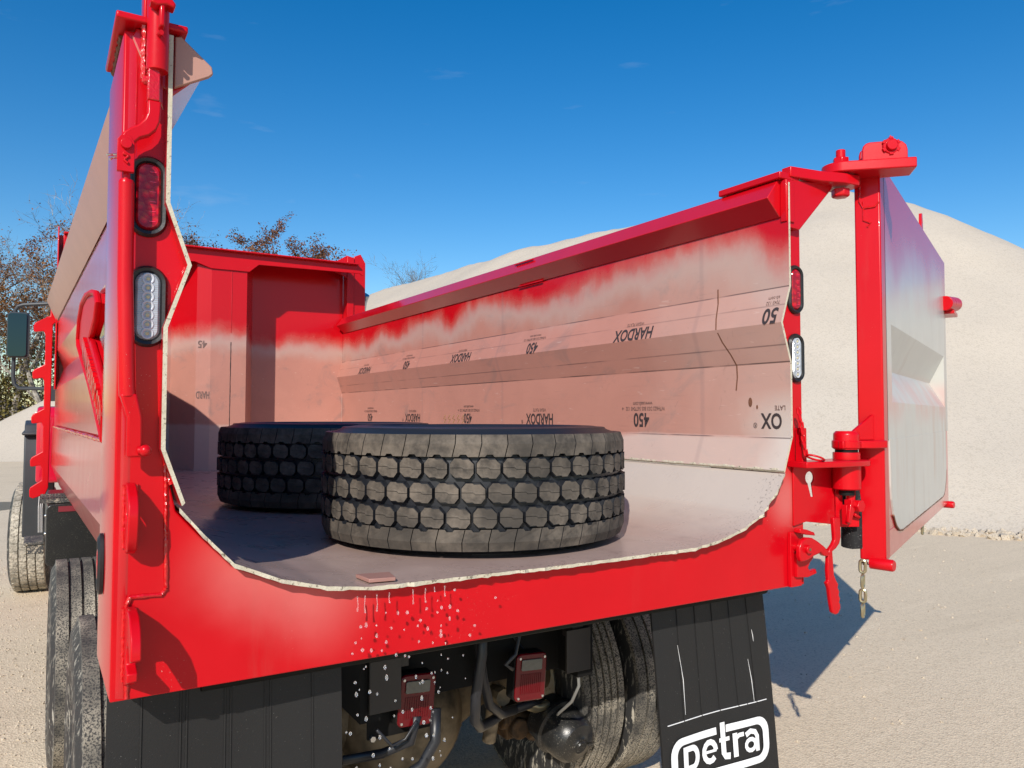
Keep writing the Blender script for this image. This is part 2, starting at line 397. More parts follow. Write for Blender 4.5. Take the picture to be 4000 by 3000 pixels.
for k in range(40):
    a = 2*math.pi*k/40; pl.append((-5.2+3.75*math.cos(a)*(1+.10*math.sin(3*a)), 16.0+1.9*math.sin(a)*(1+.12*math.cos(5*a))))
mb.mesh([(x, y, .004) for x, y in pl], [tuple(range(40))]); tag(mb.build('puddle', M['puddle']), kind='structure')

def heap(name, ridge, x0, x1, y0, y1, st, slope, label, amp=.25, seed=0, cut=None, sharp=0.):
    nx, ny = int((x1-x0)/st), int((y1-y0)/st); hs_ = []
    rd = [Vector(r) for r in ridge]
    def H(x, y):
        best = -9
        for a, b in zip(rd, rd[1:]) if len(rd) > 1 else [(rd[0], rd[0])]:
            d = Vector((b.x-a.x, b.y-a.y)); L = d.length_squared
            for t in ([0.] if L < 1e-6 else [max(0, min(1, ((x-a.x)*d.x+(y-a.y)*d.y)/L+o)) for o in (-.12, 0, .12)]):
                t = max(0, min(1, t)); px, py, pz = a.x+d.x*t, a.y+d.y*t, a.z+(b.z-a.z)*t
                dd = math.hypot(x-px, y-py); best = max(best, pz-slope*(math.sqrt(dd*dd+.35)-.55))
        n = noise.fractal(Vector((x*.22, y*.22, seed)), 1, 2, 4)*amp + noise.noise(Vector((x*1.3, y*1.3, seed+5)))*amp*.18
        n += abs(noise.noise(Vector((x*.9, y*.35, seed+9))))*amp*.25
        return best+n
    mb = MB(); g = {}
    for j in range(ny+1):
        for i in range(nx+1):
            x, y = x0+i*st, y0+j*st; h = H(x, y)
            if h > -1.2: g[i, j] = mb.bm.verts.new((x, y, max(h, -.15)))
    for (i, j) in list(g):
        q = [(i, j), (i+1, j), (i+1, j+1), (i, j+1)]
        if all(k in g for k in q) and any(g[k].co.z > -.14 for k in q): mb.face([g[k] for k in q])
    for v in [v for v in mb.bm.verts if not v.link_faces]: mb.bm.verts.remove(v)
    o = mb.build(name, M['pile'], smooth=True); tag(o, label, 'gravel pile'); return o
heap('gravel_pile', [(22, -3, 3.6), (21.41, 4.3, 4.6), (20.9, 8.28, 6.15), (21.6, 10.68, 7.43), (21.66, 12.92, 8.95), (21.3, 14.29, 9.45),
      (20.6, 17, 9.55), (19.3, 22.54, 9.57), (17.63, 29.41, 9.6), (16.77, 34.64, 9.33), (15.91, 37.52, 9.18), (14.9, 41.68, 8.64), (12.61, 46.64, 7.4), (10, 52, 5)],
     -2, 40, -12, 66, .42, .70, 'huge pale crushed stone pile filling the right side behind the truck', .22, 2)
heap('gravel_pile', [(.1, 38, 3.05), (4, 40, 3.4), (9, 44, 3.2)], -7, 16, 31, 52, .3, .62, 'low pale gravel pile sloping down to the left under the mirror', .12, 11)
heap('gravel_pile', [(-3.6, 50, 2.75), (-8, 52, 2.5)], -15, 3, 43, 60, .35, .5, 'distant low gravel pile at the left edge under the trees', .12, 17)
# loose stones along the foot of the big pile and on the near ground
mb = MB()
def stone(x, y, r):
    v = bmesh.ops.create_icosphere(mb.bm, subdivisions=1, radius=r, matrix=Matrix.Translation((x, y, r*.35)))['verts']
    for p in v: p.co += Vector((random.uniform(-1, 1), random.uniform(-1, 1), random.uniform(-1, .6)))*r*.35
for _ in range(750):
    t = random.random(); x = 8.6+t*3.2+random.gauss(0, .28); y = 9.5-t*6.8+random.gauss(0, .28)
    stone(x, y, abs(random.gauss(.028, .022))+.012)
for _ in range(2600):
    x = -random.uniform(1.25, 3.0); y = random.uniform(1.0, 9.5); stone(x, y, random.uniform(.003, .0085))
for _ in range(500):
    stone(random.uniform(1.0, 9), random.uniform(.6, 7), random.uniform(.004, .011))
tag(mb.build('loose_gravel', M['stones']), 'loose stones scattered on the ground and along the pile foot', 'gravel', kind='stuff')

# ------------------------------------------------------------------ trees
def leafmat(name, a, b):
    n = NT(name); oi = n.t.nodes.new('ShaderNodeObjectInfo'); c = n.mix(n.noise(1.7, 3, .6), a, b)
    c = n.mix(n.step(n.noise(9, 2), .5, .62), c, tuple(v*.5 for v in a)); return n.out(c, .7, spec=.2)
M['bark'] = dusty('pale_bark', (.15, .125, .10), (.42, .39, .34), (.40, .60), 2.2, .85, 1.5)
M['greybark'] = dusty('grey_brown_bark', (.085, .07, .055), (.20, .17, .14), (.42, .6), 3, .85, 1.5)
LEAF = [leafmat('brown_autumn_leaves', (.20, .085, .028), (.27, .135, .045)), leafmat('rusty_autumn_leaves', (.14, .062, .032), (.23, .10, .045)),
        leafmat('olive_leaves', (.085, .080, .026), (.20, .155, .040)), leafmat('mauve_brown_leaves', (.135, .075, .055), (.20, .115, .08))]
def tree(name, x, y, h, lean, bare, leaf, bark, label, leaves, spread=.5, seed=1, lowleaf=.25, lsize=.10, group='trees beyond the quarry yard'):
    rnd = random.Random(seed); root = empty(name, (x, y, 0)); tag(root, label, 'tree', group)
    mb = MB(); tips = []
    def grow(p, d, L, r, lev):
        k = 5 if lev < 2 else 3; pts = [p]; q = p; dd = d
        for i in range(k):
            dd = (dd+Vector((rnd.gauss(0, 1), rnd.gauss(0, 1), rnd.gauss(.12, .8)))*(.10 if lev == 0 else .17)).normalized()
            q = q+dd*L/k; pts.append(q)
        rs = [r*(1-.75*i/k) for i in range(k+1)]
        mb.tube(pts, rs, 7 if lev == 0 else (5 if lev == 1 else 3), cap=False)
        if lev >= 2: tips.extend(pts[1:])
        if lev >= (4 if bare else 3): return
        nb = (9, 6, 5, 4)[lev]
        for i in range(nb):
            t = rnd.uniform(.28 if lev == 0 else .2, 1.0); f = t*k; i0 = min(k-1, int(f)); pp = pts[i0].lerp(pts[i0+1], f-i0)
            ax = (pts[i0+1]-pts[i0]).normalized(); o = ax.orthogonal().normalized(); o.rotate(Matrix.Rotation(rnd.uniform(0, 6.28), 3, ax))
            an = rnd.uniform(.45, 1.0)*spread/.5
            nd = (ax*math.cos(an)+o*math.sin(an)+Vector((0, 0, .12))).normalized()
            grow(pp, nd, L*(.55-.22*t*(lev == 0))*rnd.uniform(.75, 1.15), max(.008, rs[i0]*.55), lev+1)
    grow(Vector((0, 0, -.1)), Vector((lean, 0, 1)).normalized(), h*.82, h*.0155, 0)
    mb.build('trunk', bark, root, smooth=True)
    if leaves:
        mb = MB(); zs = [t.z for t in tips]; hi = max(zs); leaves = int(leaves*2.0)
        clump = [rnd.random() for _ in range(60)]
        n = 0; tries = 0
        while n < leaves and tries < leaves*9:
            tries += 1
            t = rnd.choice(tips)
            c = noise.noise(Vector((t.x*.55+seed, t.y*.55, t.z*.55)))
            if c < -.12 and rnd.random() < .85: continue
            if t.z > hi*(1-lowleaf*.0) : pass
            if bare and t.z > hi*.72 and rnd.random() < .9: continue
            p = t+Vector((rnd.gauss(0, 1), rnd.gauss(0, 1), rnd.gauss(0, .8)))*.15
            s = lsize*rnd.uniform(.5, 1.25); q = Matrix.Rotation(rnd.uniform(0, 6.28), 3, 'Z') @ Matrix.Rotation(rnd.uniform(-1.4, 1.4), 3, 'X')
            mb.mesh([p+q @ Vector(v)*s for v in ((-.5, -.35, 0), (.1, -.5, .12), (.55, .1, 0), (-.1, .5, -.1))], [(0, 1, 2, 3)]); n += 1
        mb.build('crown', leaf, root, recalc=False)
    return root
tree('bare_tree', -2.6, 44, 13.6, .05, True, LEAF[0], M['bark'], 'tall mostly bare tree with whitish trunk at the left edge', 2600, .5, 3, lsize=.09)
tree('bare_tree', -5.4, 47, 13, .10, True, LEAF[1], M['greybark'], 'dark limbed bare tree cut by the left edge of the picture', 1200, .55, 8, lsize=.09)
tree('autumn_tree', -.9, 43, 10.6, .0, False, LEAF[0], M['bark'], 'rust brown half bare tree between the mirror and the truck body', 4600, .5, 5, lsize=.095)
tree('autumn_tree', .9, 45, 11.4, -.03, False, LEAF[1], M['bark'], 'brown leaved tree directly behind the upright at the body front', 3800, .5, 12, lsize=.09)
tree('autumn_tree', 2.6, 46, 11.3, .02, False, LEAF[3], M['greybark'], 'thin brown tree beside the slanted top rail of the truck', 3000, .5, 15, lsize=.09)
tree('autumn_tree', 5.0, 40, 10.0, .0, False, LEAF[3], M['greybark'], 'sparse mauve brown tree crown nearest the tall rear post above the front wall', 9500, .36, 21, lsize=.095)
tree('autumn_tree', 6.6, 40, 10.6, .02, False, LEAF[1], M['greybark'], 'tallest brown tree crown above the middle of the front wall', 11000, .34, 24, lsize=.095)
tree('autumn_tree', 7.7, 39, 9.6, .01, False, LEAF[0], M['greybark'], 'rounded brown tree crown farthest right above the front wall', 8500, .34, 28, lsize=.095)
tree('bare_tree', 25.0, 52.0, 12.9, .0, True, LEAF[3], M['greybark'], 'small leafless treetop peeping over the gravel pile crest', 0, .5, 37)
def shrub(x, y, w, h, leaf, label, n, seed):
    rnd = random.Random(seed); root = empty('autumn_shrub', (x, y, 0)); tag(root, label, 'shrub', 'undergrowth below the trees')
    mb = MB()
    for k in range(14):
        a = rnd.uniform(0, 6.28); r = rnd.uniform(0, w*.5); mb.tube([(r*.2*math.cos(a), r*.2*math.sin(a), 0), (r*.7*math.cos(a), r*.7*math.sin(a), h*.5), (r*math.cos(a), r*math.sin(a), h*rnd.uniform(.7, 1.))], [.03, .02, .006], 4)
    mb.build('stem', M['greybark'], root)
    mb = MB(); k = 0
    while k < n:
        p = Vector((rnd.gauss(0, w*.33), rnd.gauss(0, w*.3), rnd.uniform(.0, 1)**.8*h))
        if noise.noise(p*.8+Vector((seed, 0, 0))) < -.15+.35*(p.z/h): continue
        s = rnd.uniform(.06, .17); q = Matrix.Rotation(rnd.uniform(0, 6.28), 3, 'Z') @ Matrix.Rotation(rnd.uniform(-1.4, 1.4), 3, 'X')
        mb.mesh([p+q @ Vector(v)*s for v in ((-.5, -.35, 0), (.1, -.5, .12), (.55, .1, 0), (-.1, .5, -.1))], [(0, 1, 2, 3)]); k += 1
    mb.build('foliage', leaf, root, recalc=False)
shrub(-4.6, 46, 4.2, 5.2, LEAF[2], 'olive green bush at the left edge behind the low pile', 5200, 2)
shrub(-1.4, 44.5, 4.2, 6.0, LEAF[2], 'yellowish green bush right behind the mirror arm', 5600, 4)
shrub(1.4, 46.5, 4.4, 6.6, LEAF[0], 'rusty brown bush beside the ladder of the truck', 5200, 6)
shrub(-3.0, 49, 5.0, 7.0, LEAF[1], 'dark brown thicket behind the bare trees', 5200, 9)
shrub(4.6, 48, 5.0, 6.4, LEAF[1], 'brown thicket hidden mostly by the tall rear post', 3000, 10)

# ================================================================== THE TRUCK
T = empty('dump_truck', (0, 0, 0))
tag(T, 'red dump truck with its rear gate swung open, seen from behind', 'truck')
SK = -.028                                            # the near side wall flares a little towards the cab
LEN = 5.25
prof = [(1.118, 2.72), (1.118, 2.31), (1.067, 2.163), (1.118, 2.008), (1.118, 1.718), (1.072, 1.588)]
def side(sgn, name, label=None):
    mb = MB(); th = .010; n = len(prof)
    ysn = [0, .05]+[.3+.45*i for i in range(12)]
    ysn[-1] = LEN
    cols = []
    out = [(p[0]+th, p[1]) for p in prof]; out[-1] = (prof[-1][0]+.007, prof[-1][1]-.008)
    for y in ysn:
        sk = SK*y if sgn < 0 else 0
        cols.append(([mb.bm.verts.new((sgn*x+sk, y, z)) for x, z in prof], [mb.bm.verts.new((sgn*x+sk, y, z)) for x, z in out]))
    for a, b in zip(cols, cols[1:]):
        for i in range(n-1):
            mb.mi = 0; mb.face((a[0][i], a[0][i+1], b[0][i+1], b[0][i]))
            mb.mi = 2; mb.face((a[1][i], a[1][i+1], b[1][i+1], b[1][i]))
        mb.mi = 1; mb.face((a[0][-1], b[0][-1], b[1][-1], a[1][-1])); mb.face((a[0][0], b[0][0], b[1][0], a[1][0]))
    mb.mi = 1
    for i in range(n-1): mb.face((cols[0][0][i], cols[0][0][i+1], cols[0][1][i+1], cols[0][1][i]))
    return mb.build(name, [M['wall'], M['edge'], M['redgloss']], T, label=label)
wallL = side(-1, 'side_wall', 'red outer side wall with a beige reflecting lower panel')
wallR = side(1, 'side_wall', 'bare primer side wall with upside down stencilled lettering')
# floor with curved corners and a burnt lip
fp = [(1.085, 1.578), (1.030, 1.512), (.955, 1.432), (.84, 1.382), (.72, 1.350), (.60, 1.335)]
sec = [(-a, b) for a, b in fp]+[(0, 1.330)]+fp[::-1]
mb = MB(); cols = []; ysn = [0, .02, .3, 1, 2, 3, 4, 5.2]
fine = []
for a, b in zip(sec, sec[1:]):
    k = max(1, int(math.hypot(b[0]-a[0], b[1]-a[1])/.018))
    fine += [(a[0]+(b[0]-a[0])*i/k, a[1]+(b[1]-a[1])*i/k) for i in range(k)]
fine.append(sec[-1]); rnd = random.Random(4)
for j, y in enumerate(ysn):
    A, B = [], []
    for i, (x, z) in enumerate(fine):
        sk = SK*y*max(0, -x/1.1) if x < 0 else 0
        yy = y+(rnd.uniform(-.004, .004) if j == 0 else 0); dz = rnd.uniform(-.0018, .0018) if j == 0 else 0
        A.append(mb.bm.verts.new((x+sk, yy, z))); B.append(mb.bm.verts.new((x+sk, yy+(rnd.uniform(-.002, .003) if j == 0 else 0), z-.0105+dz)))
    cols.append((A, B))
for a, b in zip(cols, cols[1:]):
    for i in range(len(fine)-1):
        mb.mi = 0; mb.face((a[0][i], a[0][i+1], b[0][i+1], b[0][i])); mb.mi = 2; mb.face((a[1][i], a[1][i+1], b[1][i+1], b[1][i]))
mb.mi = 1
for i in range(len(fine)-1): mb.face((cols[0][0][i], cols[0][0][i+1], cols[0][1][i+1], cols[0][1][i]))
bed = mb.build('bed_floor', [M['floor'], M['edge'], M['redplain']], T, smooth=True)
mb = MB()
for s in (1,): weld(mb, [(s*1.078, .02, 1.590), (s*1.080, 2.6, 1.590), (s*1.080, 5.2, 1.590)], .007, .02)
mb.build('weld_bead', M['edge'], bed)
# rear frame: one plate round the opening, and the box posts behind it
op = [(x+.004*(1 if x > 0 else -1), z) for x, z in prof[:5]]
sillp = [(1.087, 1.5655), (1.031, 1.4995), (.955, 1.4195), (.84, 1.3695), (.72, 1.3375), (.60, 1.3225), (0, 1.3175)]
inner = [(-1.122, 2.725)]+[(-x, z) for x, z in op[1:]]+[(-x, z) for x, z in sillp]+[(x, z) for x, z in sillp[::-1][1:]]+[(x, z) for x, z in op[::-1][:-1]]+[(1.122, 2.725)]
outer = [(1.235, 2.725), (1.235, 1.13), (-1.222, 1.13), (-1.222, 2.725)]
mb = MB(); mb.prism(inner+outer, 'y', .04, .085)
fr = mb.build('rear_frame', M['red'], T, bevel=.004)
mb = MB(); mb.prism([(-1.2235, .052), (-1.217, .0405), (-1.19, .0385), (-1.135, .0865), (-1.135, .44), (-1.226, .44)], 'z', 1.132, 2.72)
post = mb.build('rear_post', M['redgloss'], T, bevel=.006, label='tall rear post with a smooth sky reflecting side')
mb = MB(); mb.prism([(1.237, .05), (1.232, .0865), (1.135, .0865), (1.135, .44), (1.240, .44)], 'z', 1.132, 2.72)
mb.build('rear_post', M['redplain'], T, bevel=.006)
mb = MB(); mb.box(-1.1, 1.1, .086, .30, 1.135, 1.30); mb.build('rear_cross_beam', M['black'], T)
mb = MB()
weld(mb, [(-1.113, .037, 1.69), (-1.106, .037, 1.383)], .005); weld(mb, [(-1.106, .037, 1.383), (-1.116, .037, 1.368), (-1.184, .037, 1.37), (-1.191, .037, 1.355), (-1.187, .037, 1.135)], .0055, .012)
weld(mb, [(-1.120, .037, 2.70), (-1.120, .037, 2.33)], .005); weld(mb, [(-1.074, .037, 2.165), (-1.121, .037, 2.01), (-1.122, .037, 1.72), (-1.10, .037, 1.63)], .0055, .009)
weld(mb, [(1.180, .037, 1.62), (1.180, .037, 1.38)], .005); weld(mb, [(1.20, .037, 1.33), (1.20, .037, 1.14)], .006)
mb.build('weld_bead', M['weld'], fr)
# top rails (folded tubes) and end caps
def rail(sgn, name, label=None):
    mb = MB(); ps = [(1.112, 2.585), (1.040, 2.655), (1.100, 2.733), (1.195, 2.733), (1.205, 2.712), (1.132, 2.545), (1.132, 2.60)]
    rings = []
    for y in (.035, 1.3, 2.6, 3.9, 5.2):
        sk = SK*y if sgn < 0 else 0
        rings.append([mb.bm.verts.new((sgn*x+sk, y, z)) for x, z in ps])
    n = len(ps)
    for a, b in zip(rings, rings[1:]):
        for i in range(n):
            mb.mi = 1 if (i == 4 and sgn < 0) else 0  # outer slope coloured beige to imitate gravel reflected in the red paint
            mb.face((a[i], a[(i+1) % n], b[(i+1) % n], b[i]))
    mb.mi = 2 if sgn > 0 else 0
    mb.face(rings[0]); mb.mi = 0; mb.face(rings[-1])
    return mb.build(name, [M['redgloss'], M['primer_reflection'], M['redplain']], T, bevel=.003, label=label)
railL = rail(-1, 'top_rail', 'top rail with a sloping underside coloured beige for reflected gravel'); railR = rail(1, 'top_rail')
mb = MB(); weld(mb, [(-1.133-.002*0, .36, 2.54), (-1.133+SK*5, 5.2, 2.54)], .006, .02); mb.build('weld_bead', M['rust'], railL)
mb = MB()
for y, a in ((1.95, 0), (1.80, 1)):
    if a: mb.box(1.098, 1.106, 1.72, 1.98, 2.5815, 2.5875)
    else: mb.box(1.070, 1.082, 1.78, 1.98, 2.712, 2.719)
split(mb.build('weld_bead', M['redplain'], railR))
mb = MB(); mb.box(-1.243, -1.085, .002, .35, 2.735, 2.752); mb.build('cap_plate', M['redplain'], T, bevel=.004)
mb = MB(); weld(mb, [(-1.222, .10, 2.733), (-1.222, .35, 2.733)], .008, .012); mb.build('weld_bead', M['rust'], T)
mb = MB(); mb.box(1.085, 1.20, .012, .335, 2.735, 2.762); mb.build('cap_plate', M['redplain'], T, bevel=.004)
mb = MB(); mb.box(1.112, 1.16, .004, .034, 2.565, 2.733); mb.build('end_plate', M['redplain'], T, bevel=.003)
# gusset inside the near rail end
mb = MB(); mb.prism([(-1.112, 2.728), (-1.098, 2.732), (-1.025, 2.672), (-1.022, 2.655), (-1.032, 2.645), (-1.112, 2.60)], 'y', .02, .0345)
mb.build('end_plate', M['primer_reflection'], T, bevel=.003)

# ---- front wall of the body
FX0, FX1 = -1.25, 1.19
mb = MB(); mb.box(FX0, 1.117, LEN, LEN+.012, 1.32, 3.189)
fw = mb.build('front_wall', M['front'], T)
mb = MB()
dg = [(-.42, LEN-.001), (-.27, 4.90), (-.16, 4.87), (.13, 4.87), (.262, LEN-.001)]
for k in range(len(dg)-1): mb.mesh([(dg[k][0], dg[k][1], 1.33), (dg[k+1][0], dg[k+1][1], 1.33), (dg[k+1][0], dg[k+1][1], 3.10), (dg[k][0], dg[k][1], 3.10)], [(0, 1, 2, 3)])
dog = mb.build('cylinder_housing', M['front'], T)
mb = MB(); weld(mb, [(-.0, 4.869, 1.5), (.003, 4.869, 2.42)], .0035, .02); mb.build('weld_seam', M['ink'], dog)
mb = MB(); weld(mb, [(.003, 4.868, 2.5), (.003, 4.868, 3.03)], .003, .03); mb.build('weld_seam', M['weld'], dog)
mb = MB()
mb.prism([(FX0, 3.19), (FX0, 3.03), (-.30, 3.08), (-.17, 3.035), (.145, 3.035), (.225, 3.105), (1.145, 3.118), (1.17, 3.10), (1.19, 3.11), (1.19, 3.20)], 'y', 4.855, 4.868)
mb.box(FX0, 1.12, 4.80, LEN+.02, 3.19, 3.203)
mb.build('header', M['redplain'], T, bevel=.003)
mb = MB(); mb.prism([(1.085, 4.84), (.90, 5.2), (1.12, 5.2)], 'z', 3.205, 3.212); mb.prism([(1.126, 3.34), (1.126, 3.12), (.92, 3.205), (.93, 3.22)], 'y', 5.15, 5.165)
mb.build('corner_gusset', M['redplain'], T, bevel=.003)
for s, lab in ((1, 'corner upright beside the stone pile'), (-1, 'corner upright rising above the sloping rail')):
    mb = MB(); x0, x1 = (1.135, 1.305) if s > 0 else (-1.30, -1.135)
    if s > 0:
        mb.prism([(1.122, 3.335), (1.122, 2.30), (1.19, 2.30), (1.19, 3.32)], 'y', 5.14, 5.16); mb.prism([(1.193, 3.335), (1.193, 2.30), (1.31, 2.30), (1.31, 3.28), (1.26, 3.365)], 'y', 5.155, 5.17)
        mb.box(1.300, 1.312, 5.17, 5.36, 2.30, 3.28); mb.box(1.122, 1.13, 5.16, 5.30, 2.30, 3.32)
    else:
        mb.box(-1.285, -1.275, 5.10, 5.30, 2.0, 3.30); mb.box(-1.274, -1.19, 5.29, 5.30, 2.0, 3.27); mb.box(-1.19, -1.175, 5.14, 5.30, 2.0, 3.27)
    mb.build('corner_upright', M['redplain'], T, bevel=.003, label=lab)
# ladder plate with hook shaped steps at the front corner
hk = [(-1.307, 2.60), (-1.350, 2.575), (-1.36, 2.49)]
outl = [(-1.268, 2.79), (-1.318, 2.735), (-1.322, 2.60), (-1.352, 2.59), (-1.352, 2.575)]
for z in (2.52, 2.14, 1.78, 1.435):
    outl += [(-1.352, z+.065), (-1.425, z+.02), (-1.436, z-.005), (-1.434, z-.05), (-1.42, z-.055), (-1.365, z-.045), (-1.352, z-.075)]
outl += [(-1.352, 1.27), (-1.43, 1.215), (-1.436, 1.19), (-1.434, 1.14), (-1.41, 1.125), (-1.325, 1.155), (-1.305, 1.21), (-1.302, 2.53), (-1.275, 2.56)]
mb = MB(); mb.prism(outl, 'y', 5.30, 5.34); mb.box(-1.30, -1.20, 5.10, 5.298, 2.66, 2.79); mb.box(-1.275, -1.262, 5.0, 5.29, 2.52, 2.66)
mb.build('ladder', M['redplain'], T, bevel=.005)
# V shaped reinforcement with raised letters on the outer wall
def wallout(y, z):
    """x of the outer skin of the near side wall"""
    for a, b in zip(prof, prof[1:]):
        if b[1] <= z <= a[1]: return -(a[0]+(b[0]-a[0])*(a[1]-z)/(a[1]-b[1]))-.010+SK*y
    return -1.128+SK*y
def strap(poly, name, rm='reddull'):
    """wide V shaped strap with a rounded rim standing off the outer wall; outline in (y, z)"""
    mb = MB(); X = lambda p, d: -1.128+SK*p[0]-d
    ov = [mb.bm.verts.new((X(p, .034), *p)) for p in poly]; iv = [mb.bm.verts.new((X(p, .006), *p)) for p in poly]; n = len(poly)
    mb.face(ov); mb.face(iv)
    for i in range(n): mb.face((ov[i], ov[(i+1) % n], iv[(i+1) % n], iv[i]))
    mb.tube([(X(p, .036), *p) for p in poly], .012, 8, closed=True)
    return mb.build(name, M[rm], T, smooth=True)
a1 = strap([(1.80, 2.315), (2.02, 2.305), (2.17, 2.245), (2.23, 2.16), (2.19, 2.125), (1.48, 1.91), (1.05, 1.755), (.95, 1.715), (.93, 1.80), (.925, 1.885), (1.44, 2.08), (1.51, 2.11), (1.31, 2.165), (1.25, 2.215), (1.33, 2.262), (1.55, 2.295)], 'strap')
a2 = strap([(.76, 2.17), (.745, 2.13), (.66, 2.03), (.90, 1.93), (.922, 1.87), (.925, 1.80), (.60, 1.87), (.20, 2.02), (.15, 2.10), (.30, 2.20)], 'strap')
def strap_text(p0, p1, parent, size):
    p0, p1 = Vector(p0), Vector(p1); d = (p1-p0); c = (p0+p1)/2
    xa = Vector((SK*d.x, d.x, d.y)).normalized(); ya = Vector((-1, SK, 0)).normalized().cross(xa)
    me = text('raised_lettering', 'WWW.BEAUROC.COM', size, frame((-1.128+SK*c.x-.0345, c.x, c.y), xa, ya), M['redplain'], parent, sx=.85*d.length/(8.6*size), bold=.0045, extr=.013, spacing=1.12)
    join('raised_lettering', [me], M['redplain'], parent)
strap_text((1.76, 2.07), (.97, 1.80), a1, .115); strap_text((.52, 2.0), (.86, 1.85), a2, .10)
# folded skirt below the weld strip
mb = MB(); sk_ = [(-1.129, 1.705), (-1.142, 1.700), (-1.150, 1.405), (-1.085, 1.215), (-1.080, 1.215), (-1.140, 1.405), (-1.125, 1.69)]; rg = []
for y in (.43, 1.6, 2.8, 4.0, 5.2): rg.append([mb.bm.verts.new((x+SK*y, y, z+(.0 if z > 1.3 else .012*y/5))) for x, z in sk_])
for a, b in zip(rg, rg[1:]):
    for i in range(len(sk_)): mb.face((a[i], a[(i+1) % len(sk_)], b[(i+1) % len(sk_)], b[i]))
mb.face(rg[-1]); skt = mb.build('lower_skirt', M['redgloss'], T)
mb = MB(); weld(mb, [(-1.140+SK*.45, .45, 1.703), (-1.140+SK*5.1, 5.1, 1.703)], .009, .03); mb.build('weld_bead', M['weld'], skt)
# ---- stencilled lettering on the bed plates
def rotm(y, z, x=1.1165, lean=None):
    """text upside down on the far wall"""
    if lean: return frame((x, y, z), (0, 1, 0), (-lean[0], 0, -lean[1]))
    return frame((x, y, z), (0, 1, 0), (0, 0, -1))
ms = []; mf = []
for y in (1.772, 3.575, .10):
    ms.append(text('t', 'HARDOX', .085, rotm(y, 1.782), M['ink'], T, .78, .0022)) if y > .2 else None
    if y > .2:
        mf.append(text('t', 'WEAR PLATE', .026, rotm(y+.0, 1.832), M['ink'], T, .9, .0004)); ms.append(text('t', '®', .03, rotm(y+.19, 1.762), M['ink'], T, .9))
ms.append(text('t', 'XO', .085, rotm(.092, 1.782), M['ink'], T, .78, .0022)) if False else ms.append(text('t', 'OX', .085, rotm(.092, 1.782), M['ink'], T, .78, .0022))
ms.append(text('t', '®', .03, rotm(.175, 1.762), M['ink'], T, .9)); mf.append(text('t', 'LATE', .026, rotm(.05, 1.832), M['ink'], T, .9, .0004))
for y in (.876, 2.66, 4.49):
    ms.append(text('t', '450', .092, rotm(y, 1.782), M['ink'], T, .82, .0022))
    mf.append(text('t', 'W7H622 D33 B05 5677043 132  →', .026, rotm(y-.01, 1.834), M['ink'], T, .82, .0004)); mf.append(text('t', 'www.ssab.com', .026, rotm(y-.01, 1.858), M['ink'], T, .9, .0004))
fl = Vector((.051, .147)).normalized()
def fac(y, t):                       # on the upper facet of the crease, t metres above the crest
    return rotm(y, 2.163+fl.y*t, 1.067+fl.x*t-.0016, (fl.x, fl.y))
for y in (.886, 2.69, 4.53):
    ms.append(text('t', 'HARDOX', .085, fac(y, .036), M['ink'], T, .78, .0022)); mf.append(text('t', 'WEAR PLATE', .024, fac(y, .086), M['ink'], T, .9))
for y in (.06, 1.79, 3.61):
    ms.append(text('t', '450' if y > .1 else '50', .092, fac(y, .036), M['ink'], T, .82, .0022)); mf.append(text('t', 'W7H622 D33 B05 5677043 132' if y > .1 else '7043 132', .022, fac(y+.0, .090), M['ink'], T, .82)); mf.append(text('t', 'www.ssab.com' if y > .1 else 'ab.com', .022, fac(y, .110), M['ink'], T, .9))
join('stencil_lettering', ms, M['ink'], wallR); join('faded_lettering', mf, M['fadedink'], wallR)
mb = MB(); pts = [(.37, 2.345), (.36, 2.27), (.35, 2.213)]
def wx(z):
    for a, b in zip(prof, prof[1:]):
        if b[1] <= z <= a[1]: return a[0]+(b[0]-a[0])*(a[1]-z)/(a[1]-b[1])-.001
    return 1.117
run = [(.372, 2.345), (.362, 2.28), (.352, 2.213), (.338, 2.165), (.318, 2.11), (.288, 2.055), (.270, 2.010), (.268, 1.96), (.275, 1.905)]
for (y0, z0), (y1, z1) in zip(run, run[1:]):
    w = .0035; mb.mesh([(wx(z0), y0-w, z0), (wx(z0), y0+w, z0), (wx(z1), y1+w, z1), (wx(z1), y1-w, z1)], [(0, 1, 2, 3)])
for cy, cz, r in ((.20, 1.855, .013), (.165, 1.835, .006)):
    mb.mesh([(1.1168, cy+r*math.cos(a)*.8, cz+r*math.sin(a)*1.5) for a in [k*math.pi/6 for k in range(12)]], [tuple(range(12))])
split(mb.build('rust_run', M['rust'], wallR))
mb = MB()
for i in range(5):
    y = 2.72+i*.07; p = [(1.1165, y, 1.80), (1.1165, y+.03, 1.775), (1.1165, y-.01, 1.77), (1.1165, y+.02, 1.745)]; mb.tube(p, .0016, 4)
split(mb.build('chalk_mark', M['chalk'], wallR))
ms = []
dM = lambda x, z, y=4.8685: frame((x, y, z), (-1, 0, 0), (0, 0, -1))
lf = Vector((.11, -.03, 0)).normalized()
dL = lambda x, z: frame((x, 4.90-.03*(x+.27)/.11-.003, z), (-lf.x, -lf.y, 0), (0, 0, -1))
ms.append(text('t', '45', .085, dL(-.225, 2.395), M['ink'], T, .85, .002)); ms.append(text('t', 'HARDO', .10, dM(-.075, 1.968), M['ink'], T, .62, .002)) if False else ms.append(text('t', 'HARD', .085, dL(-.215, 1.968), M['ink'], T, .46, .0015))
join('stencil_lettering', ms, M['fadedink'], dog)

